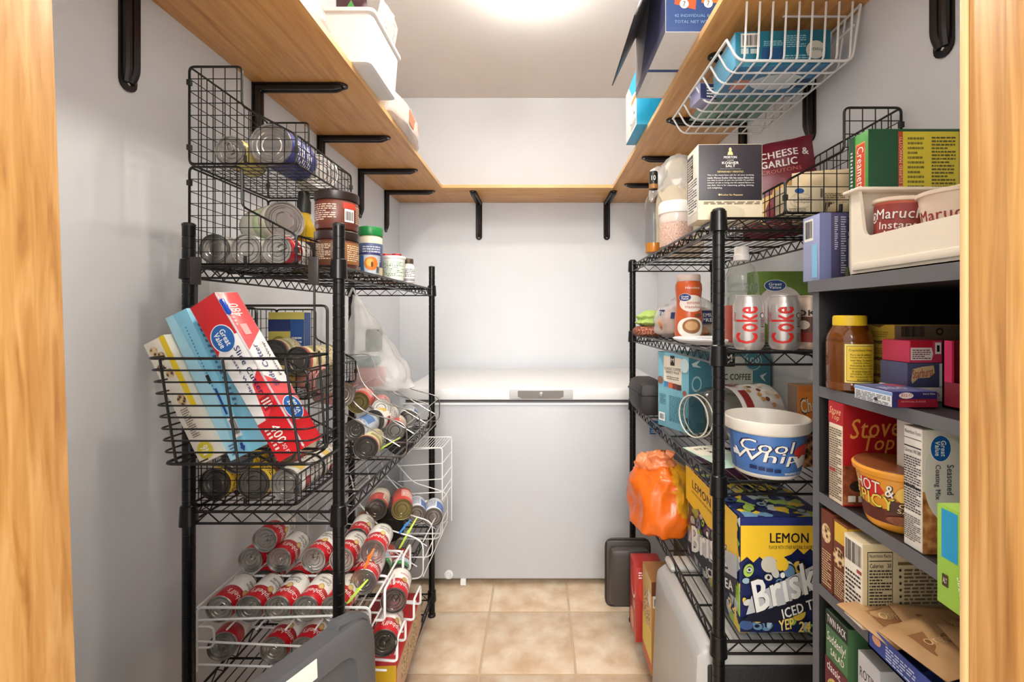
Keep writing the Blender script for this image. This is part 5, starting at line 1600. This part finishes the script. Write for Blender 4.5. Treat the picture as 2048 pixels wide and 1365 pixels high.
# ------------------------------------------------------------------ on top of the bookcase
Z = ZB + .0004
t = thing('open_bin', 'white open-fronted bin of noodle cups on the bookcase top', 'bin', T(.562, .58, Z))
WB = mat((232, 222, 206), .4, 0, .03, key='cream_bin')
x0, x1, y0, y1, hb_, hf = -.07, .068, -.15, .14, .135, .058
MB().box((x0, y0, 0), (x1, y1, .006)).obj('bin_floor', WB, t, bevel=.002)
MB().box((x0, y1 - .005, 0), (x1, y1, hb_)).obj('end_wall', WB, t, bevel=.002)
MB().box((x0, y0, 0), (x1, y0 + .005, hb_)).obj('end_wall', WB, t, bevel=.002)
MB().box((x1 - .005, y0, 0), (x1, y1, hb_)).obj('back_wall', WB, t, bevel=.002)
fp = fillet([(y0, 0, 0), (y1, 0, 0), (y1, hb_, 0), (y1 - .02, hb_, 0), (y1 - .032, hf, 0), (y0 + .032, hf, 0), (y0 + .02, hb_, 0), (y0, hb_, 0)], .014, True)
MB().prism([(p.x, p.y) for p in fp], 'x', x0, x0 + .005).obj('front_wall', WB, t)
MB().box((x0 - .008, y1 - .03, hb_ - .005), (x1, y1 + .006, hb_)).obj('rim', WB, t, bevel=.002)
MB().box((x0 - .004, y0, .008), (x0, y1 - .01, .02)).obj('foot_ledge', WB, t, bevel=.002)


def noodle_cup(label, X, y, z, M, sleeve):
    t = thing('noodle_cup', label, 'cup', T(X, y, z) @ M @ MX.Scale(.87, 4), 'noodle cups in the white bin')
    MB().lathe([(.03, 0), (.032, .002), (.044, .104), (.0475, .105), (.048, .11), (.046, .111), (.02, .1105)], 30).obj('cup_body', mat((226, 206, 186), .5, key='cup_foam'), t)
    S = Round(.0327, .008, .0437, .1, 180)
    if sleeve:
        MB().lathe([(.0328, .006), (.033, .0065), (.0446, .106), (.0444, .1065)], 30, cap=(False, False)).obj('sleeve', mat((196, 96, 70), .45, key='sleeve'), t)
        S = Round(.0333, .008, .0442, .1, 180)
        prints(t, S, [('p', (150, 60, 56), [(0, .5), (.3, .38), (.6, .48), (1, .36), (1, 1), (0, 1)]), ('p', (226, 150, 120), [(0, .3), (.4, .42), (1, .28), (1, .2), (.4, .34), (0, .22)]), ('e', WHT, .12, .78, .07, .1), ('e', (150, 60, 56), .12, .78, .05, .07), ('e', WHT, .12, .78, .03, .045),
                      ('t', (60, 24, 26), 'Maruchan.', .54, .82, .72, .2), ('t', WHT, 'Maruchan.', .54, .825, .7, .18), ('t', WHT, 'Instant', .45, .62, .42, .13), ('t', WHT, 'Lunch', .48, .46, .34, .13), ('t', WHT, 'Hot&Spicy Chicken', .5, .16, .8, .13)])
    else:
        prints(t, S, [('t', (150, 36, 40), 'Maruchan.', .5, .72, .8, .18), ('t', (206, 110, 40), 'Instant', .46, .48, .56, .18), ('t', (206, 110, 40), 'Lunch', .46, .24, .46, .18)])


noodle_cup('noodle cup with printed sleeve tilted in the white bin', .532, .676, Z + .0115, R(-40, 'Z') @ R(7, 'Y'), True)
noodle_cup('plain sided noodle cup right of the sleeved one in the white bin', .552, .603, Z + .0065, R(-44, 'Z'), False)
b, sf = carton('pasta_box', 'green pasta box with yellow recipe panel behind the white bin', 'box', (.205, .046, .244), placed(.538, .743, .742, .788, Z), {'*': (22, 74, 44), 'L': (60, 140, 56), 'T': (60, 110, 50)}, rough=.4)
prints(b, sf['F'], [('r', (214, 196, 50), .27, .3, .72, .98), ('r', (180, 66, 36), .235, .3, .272, .98), ('f', (120, 110, 40), .31, .5, .44, .95, 14), ('f', (90, 84, 36), .5, .34, .69, .95, 26), ('f', (150, 170, 150), .755, .4, .78, .85, 20), ('t', (240, 214, 180), 'CHEESE & SAUSAGE STUFFED MANICOTTI', .253, .64, .6, .022, 90)])
prints(b, sf['L'], [('r', (226, 150, 90), .36, .56, .84, .93), ('r', (196, 66, 34), .39, .57, .81, .92), ('t', WHT, 'Creamette', .6, .745, .32, .32, -90, 0, .01), ('r', (14, 66, 40), 0, 0, .3, 1), ('f', WHT, .1, .3, .22, .9, 24), ('t', WHT, 'MANICOTTI', .5, .38, .14, .1, -90)])
b, sf = carton('pasta_box', 'lavender and purple box at the corner of the bookcase top', 'box', (.0495, .052, .118), placed(.489, .5385, .79, .842, Z), {'*': (74, 66, 104), 'L': (150, 158, 196)}, rough=.5)
prints(b, sf['F'], [('r', (112, 118, 160), 0, 0, .38, 1), ('f', (206, 206, 220), .5, .45, .62, .95, 16), ('f', (206, 206, 220), .72, .1, .9, .95, 24), ('e', (120, 120, 90), .95, .12, .1, .08)])
prints(b, sf['L'], [('r', (232, 230, 226), .1, .62, .62, .95), ('b', INK, .16, .66, .56, .92), ('r', (130, 186, 222), .55, .05, .85, .55)])

# ------------------------------------------------------------------ bookcase, first shelf
Z = BZ[0] + .0004
x, y = .507, .742
t = thing('honey_bottle', 'honey bottle with yellow cap on the top bookcase shelf', 'bottle', T(x, y, Z))
face(t, x, y)
HB = [(.030, 0), (.033, .003), (.033, .012), (.0322, .014), (.033, .016), (.033, .078), (.0322, .08), (.033, .082), (.031, .09), (.026, .1), (.0225, .106), (.0215, .112)]
MB().lathe(HB, 30).obj('bottle_body', mat((112, 60, 14), .12, 0, .1, 20, 0, .25, 1., 'honey', .6), t)
MB().lathe([(.0225, .104), (.0235, .105)] + [(.0235 + (.0004 if k % 2 else 0), .106 + k * .0016) for k in range(8)] + [(.0225, .121), (.01, .1215)], 30).obj('cap', mat((222, 186, 34), .4, key='yellow_cap'), t)
prints(t, Round(.0333, .012, .0333, .078), [('r', (226, 206, 110), .42, .05, .86, .97), ('r', (70, 56, 20), .445, .085, .84, .93), ('r', (222, 190, 50), .45, .1, .835, .92), ('t', (50, 40, 16), 'Crystallized Honey', .643, .82, .34, .07)]
       + [('t', (50, 40, 16), s_, .643, .72 - .065 * k, w, .045) for k, (s_, w) in enumerate((('Pure raw & unfiltered', .3), ('honey will crystallize', .3), ('over time. To dissolve', .3), ('crystals without', .23), ('destroying the healthy', .31), ('natural enzymes, place', .32), ('in warm water not', .26), ('exceeding 105 (40C).', .3), ('Stir occasionally until', .31), ('dissolved.', .15)))])
for k in range(4):
    b, sf = carton('pudding_box', ('bottom', 'second', 'third', 'top')[k] + (' yellow pudding box of the stack behind the honey' if k in (0, 3) else ' from the bottom of the yellow pudding boxes behind the honey'), 'box', (.115, .06, .0265), placed(.548, .663, .70, .76, Z + k * .0268, 2 - k), {'*': (196, 160, 60), 'F': (128, 106, 86), 'T': (90, 84, 84)}, 'yellow pudding boxes')
    prints(b, sf['L'], [('p', (110, 80, 40), [(.1, 1), (.7, 1), (.5, .8), (.3, .88)]), ('f', (140, 108, 50), .2, .2, .8, .6, 3)])
    prints(b, sf['F'], [('b', INK, .1, .3, .4, .9), ('e', (50, 44, 40), .6, .6, .05, .22), ('e', (128, 106, 86), .6, .6, .03, .12)])
zz = Z
for name, lab, h, cols, rows, dx in (
        ('gelatin_box', 'white box at the bottom of the small dessert box pile', .020, {'*': (216, 206, 202)}, [('e', (60, 54, 70), .1, .5, .08, .4), ('e', (216, 206, 202), .1, .45, .05, .28), ('t', (150, 50, 60), 'gelatin', .45, .5, .3, .5)], 0),
        ('candy_gelatin_box', 'grey blue gelatin box in the middle of the small dessert pile', .034, {'*': (72, 76, 108)}, [('p', (222, 190, 140), [(.07, .3), (.1, .75), (.28, .85), (.48, .9), (.5, .6), (.4, .4), (.2, .38), (.09, .15)]), ('t', (176, 70, 70), 'Starburst', .28, .6, .38, .36, 8, .15), ('r', (222, 218, 214), .58, .02, .93, .98), ('b', INK, .64, .15, .88, .8)], .002),
        ('strawberry_gelatin_box', 'pink gelatin box on top of the small dessert pile', .031, {'*': (206, 60, 92)}, [('r', (190, 30, 50), .02, .72, .42, 1), ('p', (236, 226, 220), [(.02, .12), (.02, .68), (.4, .68), (.43, .4), (.4, .12)]), ('f', (120, 40, 50), .05, .16, .38, .62, 5), ('r', (236, 230, 226), .46, .4, .57, .92), ('r', INK, .49, .5, .54, .8), ('r', (236, 230, 226), .62, .1, .96, .92), ('b', INK, .66, .18, .92, .86)], .005)):
    b, sf = carton(name, lab, 'box', (.078, .05, h), placed(.514 + dx, .592 + dx, .638, .688, zz, 1), cols)
    prints(b, sf['F'], rows)
    zz += h + .0003
b, sf = carton('berry_gelatin_box', 'navy and red gelatin box lying across the shelf edge', 'box', (.059, .072, .0215), placed(.462, .521, .594, .666, Z), {'*': (40, 40, 96), 'L': (226, 228, 230), 'T': (80, 84, 130), 'F': (44, 40, 100)})
prints(b, sf['F'], [('r', (150, 26, 48), .12, .05, 1, .55), ('e', (236, 226, 222), .3, .76, .16, .19), ('t', (190, 30, 44), 'JELL-O', .3, .76, .26, .22), ('t', WHT, 'berry blue', .8, .86, .26, .13), ('t', (226, 150, 150), 'ARTIFICIAL FLAVOR', .45, .4, .55, .1)])
prints(b, sf['L'], [('r', (130, 160, 206), 0, .72, 1, .92), ('f', (90, 96, 110), .05, .08, .95, .66, 6), ('e', (50, 50, 60), .6, .3, .05, .1)])
prints(b, sf['T'], [('t', (220, 220, 230), 'JELL-O', .4, .4, .6, .3), ('e', (150, 60, 80), .75, .75, .2, .18)])
t = thing('drink_mix_box', 'open pink box of drink mix packets beside the door jamb', 'box', T(.584, .552, Z))
PNK, MRN = mat((206, 40, 92), .45, key='card'), mat((130, 34, 46), .5, key='card')
MB().box((-.05, -.05, 0), (.05, .05, .003)).obj('box_floor', MRN, t)
MB().box((-.05, .047, 0), (.05, .05, .088)).obj('box_back', MRN, t)
MB().box((-.05, -.05, 0), (-.047, .05, .034)).obj('box_side', MRN, t)
MB().box((-.05, .036, .034), (-.047, .05, .088)).obj('box_flap', PNK, t)
MB().box((.047, -.05, 0), (.05, .05, .088)).obj('box_side', MRN, t)
o = MB().box((-.05, -.05, 0), (.05, -.047, .038)).obj('box_front', mat((176, 30, 54), .4, key='card'), t)
prints(o, Plane((-.05, -.05, 0), (1, 0, 0), .1, (0, 0, 1), .038, (0, -1, 0)), [('p', (60, 80, 110), [(0, 0), (1, 0), (1, .3), (0, .2)]), ('t', (26, 20, 24), 'Kool-Aid', .45, .5, .8, .5, 0, .2), ('t', WHT, 'Kool-Aid', .45, .52, .78, .46, 0, .2)])
for k in range(3):
    b, sf = pouch('drink_packet', ('left', 'middle', 'right')[k] + ' orange drink mix packet standing in the open pink box', 'packet', .05, .075, .008, T(.562 + k * .022, .530 + k * .018, Z + .005) @ R(8, 'X'), mat((196, 92, 40), .4, 0, .2, 25, key='packet_paper'), k + 1., .001, 'orange drink packets')
    prints(b, sf, [('t', WHT, 'Kool', .5, .35, .8, .18, 0, .2), ('e', (226, 150, 60), .6, .75, .2, .12)])

# ------------------------------------------------------------------ bookcase, second shelf
Z = BZ[1] + .0004
b, sf = carton('stuffing_box', 'red stuffing mix box at the back of the middle bookcase shelf', 'box', (.135, .036, .163), placed(.482, .617, .72, .756, Z), {'*': (150, 18, 26), 'L': (226, 212, 190)}, rough=.35)
ST = ramp_mat('stuffing_picture', [(.3, (90, 36, 22)), (.55, (140, 76, 44)), (.75, (186, 130, 84))], 'NOISE', 60)
prints(b, sf['F'], [('r', ST, 0, .02, 1, .4), ('t', (216, 140, 60), 'Stove', .37, .77, .60, .19, 4, .3), ('t', (216, 140, 60), 'Top', .42, .6, .36, .19, 3, .3), ('t', (230, 214, 190), 'TURKEY', .42, .415, .44, .06, 3), ('t', (210, 160, 120), 'Stuffing Mix', .92, .57, .2, .05), ('e', (40, 30, 26), .2, .2, .13, .055), ('t', (230, 220, 200), '5', .2, .2, .05, .06), ('r', (206, 196, 180), .05, .05, .14, .11), ('r', (206, 196, 180), .17, .05, .26, .11), ('r', (206, 196, 180), .29, .05, .38, .11)])
prints(b, sf['L'], [('r', (170, 24, 32), 0, .78, 1, 1), ('t', (230, 190, 140), 'Stove', .45, .91, .8, .07, 0, .3), ('t', (230, 190, 140), 'Top', .5, .84, .5, .07, 0, .3), ('f', (90, 70, 50), .08, .04, .92, .74, 30), ('r', (170, 60, 50), .1, .3, .5, .33)])
X, y = .52, .66
t = thing('noodle_bowl', 'yellow bowl of spicy noodles in front of the red stuffing box', 'bowl', T(X, y, Z) @ R(-36, 'Z'))
MB().lathe([(.033, 0), (.036, .003), (.039, .01), (.05, .075), (.054, .078), (.055, .084), (.053, .087), (.03, .0875)], 34).obj('bowl_body', mat((222, 150, 44), .35, key='bowl'), t)
MB().lathe([(.052, .0872), (.0515, .0885), (.02, .089)], 34).obj('lid_film', mat((120, 66, 36), .35, 0, .3, 40, key='bowl_lid'), t)
S = Round(.0397, .012, .0496, .074, 190)
prints(t, S, [('p', (90, 36, 24), [(0, 0), (1, 0), (1, .25), (.6, .38), (.3, .3), (0, .4)]), ('p', (196, 40, 30), [(.12, .55), (.2, .95), (.34, .95), (.4, .7), (.3, .5)]), ('t', (30, 18, 14), 'HOT &', .3, .78, .36, .32, -4), ('t', WHT, 'HOT &', .3, .79, .34, .28, -4), ('t', (30, 18, 14), 'SPICY', .28, .48, .40, .34, -4), ('t', (222, 214, 90), 'SPICY', .28, .49, .38, .3, -4),
              ('e', (226, 190, 90), .56, .72, .08, .2), ('r', (70, 26, 18), .44, .28, .78, .56), ('t', (230, 206, 160), 'CHILI', .61, .48, .22, .1), ('t', (230, 206, 160), 'SAUCE', .61, .36, .24, .1), ('e', ST, .6, .12, .2, .12)])
b, sf = carton('coating_mix_box', 'white coating mix box with fried chicken picture by the jamb', 'box', (.062, .03, .158), placed(.487, .549, .577, .607, Z), {'*': (206, 196, 176), 'L': (232, 228, 222), 'F': (222, 214, 200), 'T': (190, 180, 160)}, rough=.4)
FR = ramp_mat('fried_picture', [(.3, (120, 64, 30)), (.5, (186, 120, 66)), (.7, (222, 170, 110))], 'NOISE', 70)
prints(b, sf['F'], [('r', FR, 0, 0, 1, .5), ('e', (230, 224, 214), .5, .6, .48, .34)] + oval_logo(sf['F'], .36, .85, .26, .08, -90) + [('t', (60, 60, 90), 'Seasoned', .55, .6, .24, .14, -90), ('t', (60, 60, 90), 'Coating Mix', .28, .58, .28, .14, -90), ('t', (180, 130, 90), 'Extra Crispy', .78, .6, .2, .1, -90)])
prints(b, sf['L'], [('t', INK, 'Nutrition Facts', .5, .955, .84, .03), ('r', INK, .05, .9, .95, .905), ('r', INK, .05, .83, .95, .84), ('t', INK, 'Calories 190 380', .5, .8, .86, .032), ('f', (50, 46, 46), .06, .3, .94, .76, 22), ('r', INK, .05, .5, .95, .515), ('f', (90, 84, 80), .06, .06, .94, .27, 12)])
b, sf = carton('bread_crumb_box', 'black topped box behind the white coating mix box', 'box', (.12, .035, .155), placed(.515, .635, .62, .655, Z), {'*': (40, 38, 44), 'L': (206, 200, 190)}, rough=.45)
prints(b, sf['F'], [('t', (190, 190, 190), 'YOU WILL', .35, .88, .4, .07), ('r', (150, 130, 100), 0, 0, 1, .7)])
b, sf = carton('gravy_box', 'small blue and tan box right of the chicken picture box', 'box', (.05, .03, .075), placed(.532, .582, .535, .565, Z), {'*': (40, 70, 130), 'F': (48, 78, 140)})
prints(b, sf['F'], [('r', (206, 160, 90), 0, .55, 1, .95), ('t', WHT, 'GRAVY', .4, .78, .6, .14), ('t', WHT, 'Hearty', .4, .25, .6, .16, 0, .2)])
b, sf = carton('salad_box', 'lime green box overhanging the shelf beside the door jamb', 'box', (.075, .058, .104), placed(.4235, .4985, .426, .484, Z), {'*': (150, 196, 70), 'T': (170, 206, 90)}, rough=.4)
prints(b, sf['L'], [('r', (36, 150, 200), .1, .48, .42, .97), ('t', (230, 240, 220), 'Suddenly', .5, .2, .34, .16, -80, .2), ('r', (70, 50, 30), .12, .2, .24, .32), ('t', WHT, 'ALT', .18, .26, .08, .05)])

# ------------------------------------------------------------------ bookcase, third shelf
Z = BZ[2] + .0004
b, sf = carton('rice_box', 'dark brown box at the far end of the third bookcase shelf', 'box', (.08, .03, .132), placed(.484, .564, .75, .78, Z), {'*': (96, 44, 30), 'L': (104, 50, 34)})
prints(b, sf['L'], [('f', (206, 180, 140), .1, .05, .9, .5, 14), ('e', CK, .5, .72, .4, .12)])
b, sf = carton('rice_box', 'brown box with yellow corner in front of the dark brown one', 'box', (.10, .034, .128), placed(.484, .584, .713, .747, Z), {'*': (120, 70, 40), 'L': (110, 56, 38)})
prints(b, sf['L'], [('r', (222, 180, 60), .1, .74, 1, .98), ('e', CK, .4, .55, .4, .12), ('f', (206, 180, 140), .1, .05, .9, .4, 12)])
prints(b, sf['F'], [('r', (222, 180, 60), 0, .74, .5, .98)])
b, sf = carton('bake_mix_box', 'cream box with nutrition panel on the third bookcase shelf', 'box', (.15, .04, .126), placed(.474, .624, .667, .707, Z, 1), {'*': (214, 196, 156), 'L': (230, 222, 206), 'T': (196, 180, 146)}, rough=.5)
prints(b, sf['F'], [('r', (60, 50, 40), .045, .24, .295, .91), ('r', (214, 196, 156), .052, .25, .288, .9), ('t', INK, 'Nutrition Facts', .17, .865, .21, .04), ('r', INK, .06, .8, .28, .81), ('t', INK, 'Calories   30', .17, .75, .21, .05), ('f', (60, 54, 46), .06, .28, .28, .71, 12), ('f', (120, 104, 76), .06, .05, .28, .2, 5), ('r', (120, 90, 60), .34, .76, .5, .79), ('f', (110, 94, 66), .4, .3, .9, .72, 10)]
       + [('e', (60, 46, 34), .36, .7 - .075 * k, .013, .016) for k in range(6)] + [('e', (40, 36, 34), .38, .17, .055, .07), ('t', WHT, 'KC', .38, .17, .05, .04), ('r', (60, 50, 40), .47, .11, .6, .23), ('r', (206, 188, 150), .475, .12, .595, .22), ('e', (60, 50, 40), .51, .17, .022, .035), ('e', (60, 50, 40), .56, .17, .022, .035), ('r', (70, 80, 40), .36, .86, .8, .93)])
prints(b, sf['L'], [('b', INK, .08, .7, .92, .95), ('f', INK, .1, .08, .9, .6, 10), ('r', (150, 60, 60), .7, .62, .95, .66)])
t = thing('pouch_tray', 'blue open carton of brown pouches at the shelf edge', 'carton', T(.53, .555, Z))
BL = mat((46, 66, 140), .5, 0, .1, 30, key='card')
MB().box((-.07, -.08, 0), (.07, .08, .003)).obj('box_floor', BL, t)
for nm, a, bb in (('box_side', (-.07, -.08, 0), (-.0685, .08, .030)), ('box_side', (.0685, -.08, 0), (.07, .08, .030)), ('box_end', (-.07, -.08, 0), (.07, -.0785, .030)), ('box_end', (-.07, .0785, 0), (.07, .08, .030))):
    o = MB().box(a, bb).obj(nm, BL, t)
    if nm == 'box_side' and a[0] < 0:
        prints(o, Plane((-.07, .08, 0), (0, -1, 0), .16, (0, 0, 1), .030, (-1, 0, 0)), [('f', (190, 200, 226), .2, .15, .5, .8, 5), ('e', (206, 150, 120), .1, .6, .05, .2), ('t', WHT, 'instant', .75, .5, .3, .4)])
m_ = mat((176, 138, 96), .45, 0, .12, 16, .35, key='pouch_paper')
for k, (x, y, z, rz_, rx_) in enumerate(((.515, .575, .024, 14, 84), (.55, .545, .033, -10, 86), (.52, .505, .041, 16, 86), (.56, .475, .050, -12, 87))):
    b, sf = pouch('oatmeal_pouch', ('farthest', 'second farthest', 'second nearest', 'nearest')[k] + ' brown pouch lying in the blue open carton', 'pouch', .11, .085, .012, T(x, y + .03, Z + z) @ R(rz_, 'Z') @ R(-rx_, 'X'), m_, k * 1.7, .004, 'brown pouches in the blue carton')
    prints(b, sf, [('r', (140, 96, 60), .2, .3, .75, .7), ('t', (206, 176, 130), 'Original', .5, .5, .45, .16)])

# ------------------------------------------------------------------ bookcase, fourth shelf
Z = BZ[3] + .0004
b, sf = carton('salad_box', 'green and maroon twin pack salad box low in the bookcase', 'box', (.11, .055, .155), placed(.484, .594, .712, .767, Z), {'*': (60, 96, 60), 'L': (74, 112, 72), 'T': (40, 50, 40)})
prints(b, sf['L'], [('r', (34, 40, 36), 0, .84, 1, 1), ('t', WHT, 'TWIN PACK', .5, .92, .84, .08), ('t', WHT, 'Suddenly!', .5, .72, .84, .13, 0, .2), ('t', WHT, 'SALAD', .55, .6, .6, .07), ('r', (96, 30, 46), 0, 0, 1, .5), ('t', WHT, 'classic', .4, .43, .6, .09), ('e', ramp_mat('pasta_picture', [(.3, (140, 90, 40)), (.5, (214, 180, 100)), (.7, (120, 150, 60))], 'VORONOI', 90), .5, .16, .42, .18)])
b, sf = carton('rotini_box', 'pale grey rotini box beside the green twin pack box', 'box', (.10, .045, .142), placed(.484, .584, .645, .69, Z), {'*': (186, 186, 188), 'T': (150, 150, 150)})
prints(b, sf['L'], [('t', (50, 50, 56), 'ROTINI', .5, .8, .8, .1), ('r', (150, 40, 40), .1, .1, .9, .5)])
b, sf = carton('wafer_box', 'blue box with white top at the lower right of the bookcase', 'box', (.09, .07, .125), placed(.486, .576, .55, .62, Z), {'*': (40, 60, 130), 'T': (206, 200, 196)})
prints(b, sf['L'], [('f', WHT, .1, .4, .8, .9, 6)])
